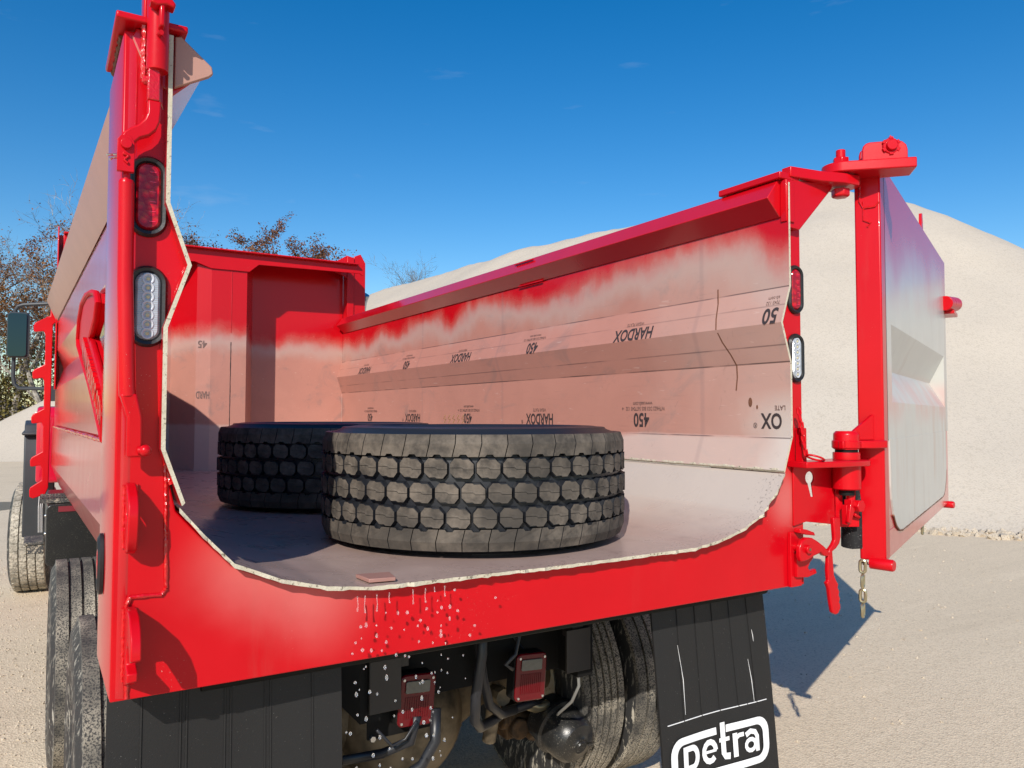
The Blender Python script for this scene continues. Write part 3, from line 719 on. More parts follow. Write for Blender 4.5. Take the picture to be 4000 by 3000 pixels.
# ---- lights on the rear posts
def rounded(cx, cz, w, h, r, n=8):
    out = []
    for qx, qz, a0 in ((1, 1, 0), (-1, 1, 90), (-1, -1, 180), (1, -1, 270)):
        for k in range(n+1):
            a = R(a0+90*k/n); out.append((cx+qx*(w-r)+r*math.cos(a), cz+qz*(h-r)+r*math.sin(a)))
    return out
def oval_light(name, cx, cz, lens, rear=.04):
    mb = MB(); w, h = .044, .098
    o1, o2, i2, i1 = rounded(cx, cz, w, h, w-.001), rounded(cx, cz, w-.006, h-.006, w-.008), rounded(cx, cz, w-.013, h-.013, w-.015), rounded(cx, cz, w-.017, h-.017, w-.019)
    rings = [[mb.bm.verts.new((x, y, z)) for x, z in L] for L, y in ((o1, rear), (o1, rear-.008), (o2, rear-.016), (i2, rear-.014), (i1, rear-.006))]
    n = len(o1)
    for a, b in zip(rings, rings[1:]):
        for k in range(n): mb.face((a[k], a[(k+1) % n], b[(k+1) % n], b[k]))
    gk = mb.build('rubber_grommet', M['gasket'], None, smooth=True)
    root = gk; root.name = name
    root.parent = T
    mb = MB(); base = rounded(cx, cz, w-.0165, h-.0165, w-.019); top = rounded(cx, cz, w-.022, h-.022, w-.024)
    A = [mb.bm.verts.new((x, rear-.007, z)) for x, z in base]; B = [mb.bm.verts.new((x, rear-.013, z)) for x, z in top]
    for k in range(n): mb.face((A[k], A[(k+1) % n], B[(k+1) % n], B[k]))
    mb.face(B)
    mb.build('lens', lens, root, smooth=True)
    if lens == M['lensclear']:
        mb = MB()
        for k in range(7):
            z = cz-.066+.022*k; mb.lathe([(.013, 0), (.014, .0015), (.013, .002), (.008, .0012), (.008, .0002)], frame((cx, rear-.013, z), (1, 0, 0), (0, 0, 1)), 16)
        split(mb.build('reflector', M['reflector'], root, smooth=True))
        mb = MB()
        for k in range(7): mb.ball((cx, rear-.0135, cz-.066+.022*k), .0045, 8, (1, .4, 1))
        split(mb.build('led', M['led'], root))
    else:
        mb = MB()
        for k in range(6): mb.box(cx+.002, cx+.016, rear-.0142, rear-.0135, cz-.062+.024*k, cz-.060+.024*k)  # small glints on the red lens, added as bright bars
        split(mb.build('painted_glint', M['glint'], root))
    return root
oval_light('tail_light', -1.163, 2.326, M['lensred']); oval_light('reverse_light', -1.160, 2.06, M['lensclear'])
oval_light('tail_light', 1.196, 2.305, M['lensred']); oval_light('reverse_light', 1.196, 2.03, M['lensclear'])
# side marker on the near post
mb = MB(); Ms = frame((-1.2265, .285, 1.412), (0, -1, 0), (0, 0, 1))
mb.lathe([(.036, 0), (.036, .008), (.030, .014), (.024, .010), (.022, .002)], Ms @ Matrix.Diagonal((1, 2.2, 1, 1)), 28); mk = mb.build('marker_light', M['gasket'], T, smooth=True)
mb = MB(); mb.lathe([(.024, .0), (.024, .009), (.016, .014), (.0, .015)], Ms @ Matrix.Diagonal((1, 2.2, 1, 1)), 28, closed=False); mb.build('lens', M['lensred'], mk, smooth=True)

# ---- gate lock on the near post
LK = empty('gate_lock', (.003, .033, .008), T)
Y0 = -.035
mb = MB(); mb.lathe([(.0, 0), (.0235, 0), (.0245, .004), (.0245, .30), (.020, .30)], Matrix.Translation((-1.157, Y0-.01, 2.610)), 28, closed=False)
mb.build('lock_sleeve', M['redplain'], LK, smooth=True)
mb = MB(); mb.prism([(-1.186, 2.64), (-1.186, 2.90), (-1.176, 2.92), (-1.150, 2.92), (-1.150, 2.64)], 'y', -.01, .038)
mb.build('backing_plate', M['redplain'], LK, bevel=.004)
mb = MB(); mb.prism([(-1.182, 2.752), (-1.165, 2.772), (-1.135, 2.770), (-1.125, 2.758), (-1.128, 2.747), (-1.145, 2.752), (-1.165, 2.745)], 'y', Y0-.065, Y0-.03); mb.box(-1.160, -1.148, Y0-.062, Y0-.03, 2.70, 2.765)
mb.build('catch', M['redplain'], LK, bevel=.004)
mb = MB(); mb.cyl((-1.158, Y0-.03, 2.690), (-1.155, Y0-.055, 2.687), .006, 10); mb.build('grease_nipple', M['redplain'], LK)
mb = MB(); mb.box(-1.178, -1.151, Y0-.022, Y0+.006, 2.535, 2.615); mb.build('square_bar', M['weld'], LK, bevel=.003)
mb = MB()
sl = [(-1.177, 2.536), (-1.177, 2.505), (-1.183, 2.488), (-1.196, 2.472), (-1.212, 2.462), (-1.226, 2.450), (-1.234, 2.432), (-1.236, 2.41), (-1.236, 2.365)]
sr = [(-1.207, 2.365), (-1.208, 2.405), (-1.205, 2.425), (-1.192, 2.440), (-1.172, 2.450), (-1.157, 2.466), (-1.150, 2.485), (-1.148, 2.51), (-1.148, 2.536)]
mb.prism(sl+sr, 'y', Y0-.020, Y0+.004); mb.build('swan_neck_arm', M['redplain'], LK, bevel=.004)
mb = MB(); mb.prism([(-1.240, 2.352), (-1.240, 2.425), (-1.232, 2.436), (-1.213, 2.436), (-1.204, 2.422), (-1.204, 2.352)], 'y', Y0-.034, Y0-.021); mb.cyl((-1.222, Y0-.045, 2.415), (-1.222, Y0-.03, 2.415), .012, 18)
weld(mb, [(-1.228, Y0-.036, 2.392), (-1.216, Y0-.036, 2.388), (-1.226, Y0-.036, 2.378), (-1.217, Y0-.036, 2.370)], .0035)
mb.build('clevis', M['redplain'], LK, bevel=.003)
mb = MB(); mb.tube([(-1.236, Y0-.02, 2.392), (-1.248, Y0-.02, 2.390), (-1.260, Y0-.025, 2.386)], .0028, 6); mb.tube([(-1.236, Y0-.02, 2.386), (-1.249, Y0-.022, 2.382), (-1.254, Y0-.025, 2.376)], .0028, 6)
mb.build('split_pin', M['bolt'], LK)
mb = MB(); mb.tube([(-1.219, Y0-.012, 2.356), (-1.219, Y0-.012, 2.330)], .009, 16)
mb.tube([(-1.218, Y0-.012, 2.337), (-1.218, Y0-.012, 2.330), (-1.218, Y0-.012, 2.328), (-1.216, Y0-.012, 2.1), (-1.208, Y0-.012, 1.86), (-1.206, Y0-.012, 1.835)], [.015, .0175, .0172, .0175, .0180, .0182], 20)
mb.build('pull_rod', M['redplain'], LK, smooth=True)
mb = MB(); mb.mesh([(-1.2235, Y0-.028, 1.84), (-1.187, Y0-.028, 1.84), (-1.206, Y0-.020, 1.785), (-1.174, Y0-.020, 1.785), (-1.206, Y0-.020, 1.693), (-1.172, Y0-.020, 1.693),
                    (-1.2235, Y0+.004, 1.84), (-1.187, Y0+.004, 1.84), (-1.206, Y0+.006, 1.785), (-1.174, Y0+.006, 1.785), (-1.206, Y0+.006, 1.693), (-1.172, Y0+.006, 1.693)],
                   [(0, 1, 3, 2), (2, 3, 5, 4), (6, 8, 9, 7), (8, 10, 11, 9), (0, 2, 8, 6), (2, 4, 10, 8), (1, 7, 9, 3), (3, 9, 11, 5), (4, 5, 11, 10), (0, 6, 7, 1)])
mb.build('rod_end', M['redplain'], LK, bevel=.005)
mb = MB(); mb.ball((-1.168, Y0-.030, 1.709), .0135, 18); mb.cyl((-1.182, Y0-.025, 1.709), (-1.164, Y0-.03, 1.709), .010, 14); mb.build('ball_knob', M['redplain'], LK, smooth=True)
mb = MB(); weld(mb, [(-1.183, -.012, 2.735), (-1.183, -.012, 2.60)], .0075, .008); mb.ball((-1.176, -.015, 2.595), .012, 12); mb.build('weld_bead', M['weld'], LK)
# gate hooks under the lock (plates standing out of the post)
def hookp(poly, x, name, holes=()):
    mb = MB(); mb.prism(poly, 'x', x-.011, x+.011, holes=holes); return mb.build(name, M['redplain'], T, bevel=.003)
hookp([(.039, 1.638), (.005, 1.632), (-.030, 1.615), (-.048, 1.590), (-.050, 1.555), (-.040, 1.515), (-.022, 1.488), (.0, 1.478), (.039, 1.480)], -1.188, 'gate_hook',
      [[(.026, 1.588), (.010, 1.590), (-.008, 1.580), (-.014, 1.560), (-.008, 1.548), (.012, 1.556), (.026, 1.566)]])
hookp([(.039, 1.348), (-.02, 1.353), (-.07, 1.346), (-.10, 1.324), (-.116, 1.295), (-.118, 1.262), (-.100, 1.254), (-.082, 1.270), (-.062, 1.285), (-.042, 1.288), (-.040, 1.275), (-.022, 1.268), (-.014, 1.250), (-.016, 1.228), (-.050, 1.216), (-.048, 1.196), (-.010, 1.182), (.039, 1.165)], -1.184, 'gate_hook')
mb = MB()
for z0, z1, x in ((1.485, 1.635, -1.200), (1.175, 1.345, -1.196)): weld(mb, [(x, .036, z0), (x, .036, z1)], .0055); weld(mb, [(x+.024, .036, z0), (x+.024, .036, z1)], .005)
mb.build('weld_bead', M['weld'], T)

# ---- brackets and hinge on the far post
def disc(cx, cy, r, a0, a1, n=14): return [(cx+r*math.cos(R(a0+(a1-a0)*k/n)), cy+r*math.sin(R(a0+(a1-a0)*k/n))) for k in range(n+1)]
PV = (1.450, .0)
HB = empty('gate_hinge', (0, 0, 0), T)
mb = MB(); mb.prism([(1.142, 2.735), (1.142, 2.545), (1.200, 2.542), (1.408, 2.742), (1.408, 2.76)], 'y', .012, .036); mb.build('gusset', M['redplain'], HB, bevel=.003)
mb = MB(); mb.prism([(1.142, .05), (1.142, .006), (1.30, -.018), (1.40, -.052)]+disc(PV[0], PV[1], .070, -60, 90)+[(1.30, .07)], 'z', 2.748, 2.790); mb.build('hinge_plate', M['redplain'], HB, bevel=.004)
mb = MB(); mb.lathe([(.0, 0), (.030, 0), (.036, .006), (.036, .034), (.0, .034)], Matrix.Translation((PV[0]-.005, PV[1], 2.706)), 6, closed=False); mb.build('bolt_head', M['redplain'], HB, bevel=.002)
# upper swing arm with ears, bolt and castle nut
ad = Vector((.193, -.202)).normalized(); an_ = Vector((-ad.y, ad.x))
def A2(u, v): return (PV[0]+ad.x*u+an_.x*v, PV[1]+ad.y*u+an_.y*v)
a_ = math.degrees(math.atan2(ad.y, ad.x))
mb = MB(); mb.prism(disc(PV[0], PV[1], .076, a_+90, a_+270)+[A2(.275, -.062), A2(.275, .062)], 'z', 2.796, 2.838)
UP = mb.build('swing_arm', M['redplain'], HB, bevel=.005)
mb = MB(); mb.cyl((PV[0], PV[1], 2.838), (PV[0], PV[1], 2.846), .036, 24); mb.cyl((PV[0], PV[1], 2.846), (PV[0], PV[1], 2.872), .033, 6); mb.cyl((PV[0], PV[1], 2.87), (PV[0], PV[1], 2.906), .019, 18)
mb.build('hinge_nut', M['redplain'], HB, bevel=.003)
Mear = lambda v: frame((*A2(0, v), 0), (ad.x, ad.y, 0), (0, 0, 1))
for k, v in enumerate((.040, -.030)):
    mb = MB(); b0, b1 = (.075, .245)
    mb.prism([(b0, 2.836), (b0, 2.885)]+[(b0+.03-.03*math.cos(R(q)), 2.885+.03*math.sin(R(q))) for q in (30, 60, 90)]+[(b1-.04+.04*math.sin(R(q)), 2.875+.04*math.cos(R(q))) for q in (0, 30, 60, 90)]+[(b1, 2.836)], 'z', 0, .018, Mear(v))
    mb.build('ear', M['redplain'], HB, bevel=.004)
nb_ = Vector((-.62, -.78, 0)).normalized()
bc = Vector((1.548, -.158, 2.893))
mb = MB(); Mn = frame(bc, nb_.cross(Vector((0, 0, 1))), (0, 0, 1)); Mn2 = Matrix.Translation(bc) @ (nb_.to_track_quat('Z', 'Y').to_matrix().to_4x4())
mb.lathe([(.0, 0.028), (.020, .028), (.022, .022), (.022, -.09), (.0, -.09)], Mn2, 20, closed=False); mb.lathe([(.0, .014), (.031, .014), (.034, .006), (.034, -.016), (.0, -.016)], Mn2, 20, closed=False)
for k in range(6):
    a = k*math.pi/3; mb.box(-.008, .008, .026, .037, -.016, .016, Mn2 @ Matrix.Rotation(a, 4, 'Z'))
mb.tube([Mn2 @ Vector((0, .045, .004)), Mn2 @ Vector((0, -.062, .004))], .0035, 6)
mb.build('castle_nut', M['redplain'], HB, bevel=.002)
# lower bracket: shelf plate, sleeves, folded key plate
mb = MB(); mb.prism([(1.138, .038), (1.138, -.055), (1.30, -.085)]+disc(PV[0]-.002, -.012, .084, -75, 80)+[(1.33, .05)], 'z', 1.598, 1.622)
mb.build('shelf_plate', M['redplain'], HB, bevel=.004)
def keyhole():
    c = (1.264, 1.552); pts = [(c[0]+.026*math.cos(R(a)), c[1]+.025*math.sin(R(a))) for a in range(-60, 241, 20)]
    return pts+[(1.270, 1.476), (1.288, 1.474)]
mb = MB(); mb.prism([(1.165, 1.597), (1.165, 1.366), (1.240, 1.378), (1.42, 1.354), (1.42, 1.597)], 'y', .030, .038, holes=[keyhole()])
mb.prism([(1.42, .026), (1.423, .039), (1.51, -.008), (1.504, -.022)], 'z', 1.345, 1.435)
mb.prism([(1.42, .026), (1.423, .039), (1.45, .026), (1.445, .012)], 'z', 1.435, 1.597)
mb.build('key_plate', M['redplain'], HB, bevel=.002)
mb = MB()
mb.lathe([(.0, 1.738), (.040, 1.738), (.049, 1.728), (.050, 1.722), (.050, 1.664), (.0, 1.664)], Matrix.Translation((1.436, -.015, 0)), 28, closed=False); mb.lathe([(.0, 1.652), (.052, 1.652), (.053, 1.645), (.053, 1.623), (.0, 1.623)], Matrix.Translation((1.436, -.015, 0)), 28, closed=False)
mb.lathe([(.0, 1.597), (.055, 1.597), (.055, 1.505), (.046, 1.50), (.0, 1.50)], Matrix.Translation((1.436, -.015, 0)), 28, closed=False)
mb.build('pivot_sleeve', M['redplain'], HB, smooth=True)
mb = MB(); mb.cyl((1.436, -.015, 1.478), (1.436, -.015, 1.737), .030, 24); mb.cyl((1.436, -.015, 1.651), (1.436, -.015, 1.665), .044, 24); mb.build('hinge_pin', M['black'], HB, smooth=True)
mb = MB(); mb.cyl((1.452, -.02, 1.455), (1.452, -.02, 1.50), .018, 12); mb.box(1.43, 1.452, -.04, -.005, 1.41, 1.46); mb.box(1.405, 1.425, -.035, -.01, 1.36, 1.44); mb.lathe([(.0, -.012), (.026, -.012), (.026, .014), (.0, .014)], frame((1.468, -.045, 1.435), (1, 0, 0), (0, 0, 1)), 6, closed=False)
mb.tube([(1.46, -.03, 1.40), (1.492, -.03, 1.385)], .007, 8); mb.prism([(1.412, 1.448), (1.395, 1.375), (1.410, 1.365), (1.436, 1.42)], 'y', -.05, -.036)
mb.build('locking_bolt', M['redplain'], HB, bevel=.003)
mb = MB(); mb.box(1.178, 1.205, -.004, .03, 1.60, 1.752); mb.build('stop_bar', M['redplain'], HB, bevel=.003)
# red keeper chain with ring
def chain(name, pts, L, r, w, mat, parent):
    mb = MB(); P = [Vector(p) for p in pts]; seg = 0
    tot = [0]
    for a, b in zip(P, P[1:]): tot.append(tot[-1]+(b-a).length)
    def at(d):
        for i in range(len(P)-1):
            if d <= tot[i+1] or i == len(P)-2: return P[i].lerp(P[i+1], (d-tot[i])/max(1e-6, tot[i+1]-tot[i])), (P[i+1]-P[i]).normalized()
    n = max(1, int(tot[-1]/(L-2.2*r)))
    for k in range(n):
        c, t = at((k+.5)*tot[-1]/n); o = Vector((1, 0, 0)) if k % 2 else Vector((0, 1, 0)); o = Vector((.75, .25, 0)) if k % 2 else Vector((.3, -.75, 0))
        o = (o-t*o.dot(t)).normalized(); h = L/2-w/2; ring = []
        for q in range(16):
            a = 2*math.pi*q/16; ring.append(c+o*(w/2-r)*math.cos(a)+t*((h if math.sin(a) >= 0 else -h)*.98*(1 if abs(math.sin(a)) > .05 else 0)+(w/2-r)*math.sin(a)))
        mb.tube(ring, r, 7, closed=True)
    return mb.build(name, mat, parent, smooth=True)
kc = chain('keeper_chain', [(1.147, -.012, 1.83), (1.152, -.02, 1.77), (1.160, -.025, 1.70), (1.166, -.03, 1.645)], .034, .0042, .020, M['redplain'], T)
mb = MB(); mb.tube([(1.195+.036*math.cos(a), -.05+.030*math.sin(a), 1.637-.012*math.cos(a)) for a in [k*math.pi/10 for k in range(20)]], .0042, 7, closed=True); mb.build('ring', M['redplain'], kc, smooth=True)

# ---- latch and lever on the far side of the sill
LT = empty('latch', (0, 0, 0), T)
mb = MB(); mb.box(1.135, 1.198, .022, .0385, 1.132, 1.345)
mb.prism([(1.150, 1.262), (1.245, 1.256), (1.250, 1.240), (1.228, 1.222), (1.216, 1.204), (1.226, 1.188), (1.262, 1.194), (1.268, 1.176), (1.215, 1.166), (1.150, 1.172)], 'y', .006, .0215)
mb.build('catch_plate', M['redplain'], LT, bevel=.002)
mb = MB(); mb.prism([(1.118, 1.262), (1.120, 1.295), (1.135, 1.318), (1.160, 1.330), (1.195, 1.326), (1.225, 1.312), (1.262, 1.290), (1.292, 1.268), (1.300, 1.258), (1.288, 1.246), (1.265, 1.250), (1.245, 1.268), (1.235, 1.262), (1.205, 1.256), (1.165, 1.242), (1.130, 1.240)], 'y', -.032, -.012)
mb.build('jaw', M['redplain'], LT, bevel=.004)
mb = MB(); mb.prism([(1.15, 1.345), (1.152, 1.362), (1.190, 1.356), (1.235, 1.342), (1.242, 1.328), (1.19, 1.335)], 'y', -.01, .02); mb.build('upper_jaw', M['redplain'], LT, bevel=.003)
mb = MB(); mb.cyl((1.163, -.045, 1.286), (1.163, .03, 1.286), .0165, 18); mb.build('pivot_bush', M['redplain'], LT, bevel=.002)
mb = MB(); mb.cyl((1.163, -.047, 1.286), (1.163, -.04, 1.286), .006, 10); mb.build('pivot_hole', M['rust'], LT)
mb = MB()
lev = [(1.330, 1.395), (1.336, 1.33), (1.338, 1.305), (1.325, 1.288), (1.305, 1.272), (1.297, 1.255), (1.292, 1.19), (1.296, 1.150), (1.285, 1.142), (1.297, 1.120), (1.308, 1.06), (1.318, 1.022), (1.335, 1.012), (1.352, 1.014), (1.367, 1.032), (1.366, 1.05), (1.360, 1.058), (1.366, 1.072), (1.358, 1.086), (1.362, 1.100), (1.352, 1.116), (1.356, 1.130), (1.340, 1.150), (1.330, 1.17), (1.322, 1.262), (1.345, 1.272), (1.366, 1.29), (1.376, 1.315), (1.374, 1.395)]
mb.prism(lev, 'y', -.028, -.010); mb.build('lever', M['redplain'], LT, bevel=.004)

# ---- the open gate
GD = empty('tailgate', (0, 0, 0), T); GD['label'] = 'single swing tailgate standing open beside the body'
gu, gn = Vector((.912, .410, 0)), Vector((.410, -.912, 0)); g0 = Vector((1.586, -.085, 0))
MG = Matrix(((gu.x, 0, gn.x, g0.x), (gu.y, 0, gn.y, g0.y), (0, 1, 0, 0), (0, 0, 0, 1)))       # local (u, z, n)
ZB, ZT, UE = 1.205, 2.882, 2.62
def gatemat():
    n = NT('gate_liner'); X, Y, Z = n.xyz()
    c = n.mix(n.noise(3, 4, .6), (.42, .42, .39), (.53, .53, .495))
    c = n.mix(n.math('MULTIPLY', n.step(n.noise(5, 4, .6, (1, 1, .18)), .56, .74), .4), c, (.36, .30, .25))
    stn = n.math('MULTIPLY', n.step(n.noise(4, 4, .6, (1, 1, .10), 0, (3, 8, 1)), .44, .66), n.math('MULTIPLY', n.step(Z, 1.34, 1.55), n.math('SUBTRACT', 1., n.step(Z, 1.85, 1.98))))
    c = n.mix(n.math('MULTIPLY', stn, .5), c, (.40, .255, .20))
    mid = n.math('MULTIPLY', n.step(Z, 1.72, 1.86), n.math('SUBTRACT', 1., n.step(Z, 1.93, 2.06)))
    c = n.mix(n.math('MULTIPLY', mid, n.step(n.noise(3, 3), .3, .7)), c, (.53, .31, .28))  # pinkish light on the groove's upward facet, painted into the colour
    d = n.math('ADD', n.math('ADD', Z, n.math('MULTIPLY', X, -.12)), n.math('MULTIPLY', n.math('SUBTRACT', n.noise(2.2, 2), .5), .3))
    red = n.step(d, 1.98, 2.46)
    edge = n.math('SUBTRACT', 1., n.step(n.math('ADD', X, n.math('MULTIPLY', n.noise(8, 3), .03)), 1.625, 1.665))
    red = n.math('MAXIMUM', red, edge)
    c = n.mix(red, c, (.50, .02, .05))
    b = n.bump(n.noise(1.6, 2), .06, .03)
    return n.out(c, .27, bump=b, coat=.15, coat_r=.1, spec=.45)
M['liner'] = gatemat()
# frame: box tube near edge, plate behind
mb = MB(); mb.box(0, .10, ZB, ZT, -.10, 0, MG); mb.build('hinge_stile', M['redplain'], GD, bevel=.006)
mb = MB(); mb.box(.101, UE, ZB, 2.40, -.10, -.092, MG); mb.prism([(.101, ZB), (UE, ZB), (UE, 1.32), (.101, 1.32)], 'z', -.091, -.004, MG); mb.box(UE-.09, UE, 1.321, ZT-.04, -.091, -.004, MG); mb.box(.101, UE-.091, ZT-.14, ZT-.01, -.091, -.004, MG)
mb.box(.101, UE, 2.401, ZT-.02, -.10, -.092, MG)
mb.build('gate_frame', M['redgloss'], GD, bevel=.003)
# liner with a V groove across it and rounded lower corners
mb = MB(); us = [.104, .20, .2005, 2.45, 2.4505, UE-.004]
def gface(us_, zs_, ns_):
    g = [[mb.bm.verts.new(MG @ Vector((u, z, nn))) for z, nn in zip(zs_, ns_)] for u in us_]
    for i in range(len(us_)-1):
        for j in range(len(zs_)-1): mb.face((g[i][j], g[i+1][j], g[i+1][j+1], g[i][j+1]))
D_ = -.0885
gface([.104, .225], [1.86, 2.2], [0, 0]); gface([2.44, UE-.003], [1.86, 2.2], [0, 0])
gface([.225, 2.44], [1.86, 2.02, 2.2], [0, D_, 0])
for u in (.225, 2.44): mb.mesh([MG @ Vector(v) for v in ((u, 1.86, 0), (u, 2.02, D_), (u, 2.2, 0))], [(0, 1, 2)])
gface([.104, UE-.003], [2.2, ZT-.02], [0, 0]); gface([.104, UE-.003], [1.70, 1.86], [0, 0])
low = [(.104, 1.70)]+[(.17+.0, 1.70)]
mb.mi = 0
rl = [(.125, 1.70), (.135, 1.5)]+[(.44-.30*math.cos(R(q)), 1.50-.215*math.sin(R(q))) for q in (15, 35, 55, 75, 90)]+[(2.20+.25*math.sin(R(q)), 1.50-.215*math.cos(R(q))) for q in (0, 15, 35, 55, 75, 90)]+[(2.46, 1.70)]
mb.prism([(p[0], p[1]) for p in rl], 'z', -.004, .003, MG)
mb.build('liner_panel', M['liner'], GD, smooth=False)
mb = MB(); mb.mesh([MG @ Vector(v) for v in ((.104, 1.321, -.0035), (UE-.003, 1.321, -.0035), (UE-.003, 1.70, -.0035), (.104, 1.70, -.0035))], [(0, 1, 2, 3)]); mb.build('lower_border', M['redgloss'], GD)
mb = MB(); weld(mb, [MG @ Vector((p[0], p[1]-.003, .001)) for p in rl[3:-2]], .0045, .03); mb.build('weld_bead', M['rust'], GD)
# lower arm, gusset, lower hanger details
mb = MB(); mb.prism([(1.590, -.098), (1.552, -.010), (1.50, .035)]+disc(1.436, -.015, .056, 60, 300)+[(1.50, -.09)], 'z', 1.668, 1.700); mb.box(1.375, 1.40, -.045, -.02, 1.668, 1.70)
mb.build('hinge_arm', M['redplain'], GD, bevel=.004)
mb = MB(); ex = Vector((1.568, -.045, 0)); sx_ = Vector((1.452, -.02, 0)); dx = (ex-sx_).normalized(); Mg2 = frame((sx_.x, sx_.y, 0), dx, (0, 0, 1)); Lg = (ex-sx_).length
mb.prism([(0, 1.701), (Lg, 1.701), (Lg, 1.805), (Lg-.005, 1.805), (.01, 1.735)], 'z', -.008, .008, Mg2); mb.build('arm_gusset', M['redplain'], GD, bevel=.002)
for u, nn, r in ((-.01, .03, .024), (2.60, .03, .024)):
    mb = MB(); p = MG @ Vector((u, ZB-.012, nn)); q = MG @ Vector((u+.02, ZB-.012, nn-.09)); mb.tube([p, p.lerp(q, .06), q], [r*.86, r, r], 18); mb.build('pivot_peg', M['redplain'], GD, smooth=True)
mb = MB(); p = MG @ Vector((2.53, 2.56, .012)); q = MG @ Vector((2.74, 2.56, .0)); mb.tube([MG @ Vector((2.48, 2.565, .01)), MG @ Vector((2.70, 2.58, .05))], .05, 18); mb.box(2.55, 2.80, 2.50, 2.525, -.05, .06, MG); mb.box(2.76, 2.80, 2.525, 2.62, -.05, -.03, MG) ; mb.build('lock_pin', M['redplain'], GD, bevel=.003)
mb = MB(); mb.prism([(1.42, ZT-.03), (1.44, ZT+.075), (1.475, ZT+.08), (1.50, ZT-.03)], 'z', -.02, -.005, MG, holes=[[(1.448, ZT+.02), (1.455, ZT+.05), (1.468, ZT+.05), (1.472, ZT+.02)]]); mb.build('lifting_eye', M['redplain'], GD)
mb = MB(); mb.tube([MG @ Vector((0-.002, z, -.03-.035*math.cos(a))) for a, z in [(-.0, 2.70), (.0, 2.62)]]+[MG @ Vector((-.002, 2.62-.03*math.sin(R(q)), -.05-.0+.015*math.cos(R(q))-.0)) for q in (30, 90)], .004, 6)
weld(mb, [MG @ Vector((-.003, 2.84, -.078)), MG @ Vector((-.003, 2.70, -.078)), MG @ Vector((-.003, 2.672, -.065)), MG @ Vector((-.003, 2.672, -.02)), MG @ Vector((-.003, 2.69, -.005))], .004, .012)
mb.build('weld_bead', M['weld'], GD)
# rolled tarp mesh behind the gate and the hanging chains
mb = MB(); prm = []
for k in range(9):
    z = 1.52-.034*k; w = .010+.036*math.sin(min(1, k/6.5)*1.45); prm.append((z, w))
A = []
for z, w in prm:
    c = Vector((1.556, .025, z)); A.append([mb.bm.verts.new(c+Vector((-w*.9*math.cos(a)*(.6 if math.cos(a) < 0 else 1), .05*math.sin(a)+.02, random.uniform(-.003, .003)))) for a in [2*math.pi*q/14 for q in range(14)]])
for a, b in zip(A, A[1:]):
    for q in range(14): mb.face((a[q], a[(q+1) % 14], b[(q+1) % 14], b[q]))
mb.face(A[-1]); mb.face(A[0])
for k in range(10): mb.tube([(1.52+random.uniform(-.01, .03), -.02, 1.205), (1.50+random.uniform(-.03, .05), -.03+random.uniform(-.02, .02), 1.195+random.uniform(-.01, .012))], .0025, 4)
mb.build('tarp_mesh', M['mesh'], GD, smooth=True)
chain('spreader_chain', [(1.478, -.052, 1.222), (1.4795, -.048, .985)], .062, .0066, .034, M['zinc'], GD)
chain('spreader_chain', [tuple(MG @ Vector((1.42, 1.245, -.03))), tuple(MG @ Vector((1.42, 1.135, -.03)))], .062, .0066, .034, M['zinc'], GD)

# ---- mud flaps
def flap(x0, x1, xb0, xb1, yb, name, grooves, label):
    zt, zb = 1.14, .22
    def P(s, t, d=0.):  # s across 0..1, t down 0..1
        return Vector((x0+(x1-x0)*s+((xb0-x0)*(1-s)+(xb1-x1)*s)*t, .205+(yb-.205)*t-d, zt+(zb-zt)*t))
    mb = MB()
    nS, nT = 10, 8
    def wob(s, t): return .006*math.sin(s*7+t*3)
    F = [[mb.bm.verts.new(P(i/nS, j/nT, wob(i/nS, j/nT))) for j in range(nT+1)] for i in range(nS+1)]
    B = [[mb.bm.verts.new(P(i/nS, j/nT, wob(i/nS, j/nT)-.009)) for j in range(nT+1)] for i in range(nS+1)]
    for G_ in (F, B):
        for i in range(nS):
            for j in range(nT): mb.face((G_[i][j], G_[i+1][j], G_[i+1][j+1], G_[i][j+1]))
    for i in range(nS): mb.face((F[i][0], F[i+1][0], B[i+1][0], B[i][0])); mb.face((F[i][nT], F[i+1][nT], B[i+1][nT], B[i][nT]))
    for j in range(nT): mb.face((F[0][j], F[0][j+1], B[0][j+1], B[0][j])); mb.face((F[nS][j], F[nS][j+1], B[nS][j+1], B[nS][j]))
    for s, t1 in grooves: mb.tube([P(s, t, wob(s, t)+.0005) for t in [k*t1/8 for k in range(9)]], .0032, 5)
    o = mb.build(name, M['rubber'], T, smooth=True, label=label)
    return o, P, wob
fl_, P_, w_ = flap(-1.215, -.612, -1.225, -.606, .17, 'mud_flap', [(.13, 1.), (.285, 1), (.31, 1), (.47, 1), (.495, 1), (.645, 1), (.67, 1), (.86, 1.)], 'mud flap half shaded by the body')
fR, PR, wR = flap(.572, 1.168, .60, 1.215, .14, 'mud_flap', [(.20, .52), (.36, .52), (.52, .52), (.68, .52), (.84, .52)], 'mud flap with a white printed logo')
mb = MB()
for s0, s1 in ((.055, .195), (.205, .355), (.365, .515), (.525, .675), (.685, .75), (.76, .835), (.845, .93)): mb.tube([PR(s0, .523, wR(s0, .523)+.002), PR(s1, .523, wR(s1, .523)+.002)], .0018, 4)
for s, t0, t1, b in ((.185, .22, .50, .05), (.80, .34, .52, .03), (.86, .22, .27, .01)): mb.tube([PR(s, t0, wR(s, t0)+.0015), PR(s+b*.5, (t0+t1)/2, wR(s+b*.5, t0)+.002), PR(s+b*.55, t1, wR(s+b*.5, t1)+.002)], [.0005, .0013, .0005], 4)
split(mb.build('scuff_line', M['white'], fR))
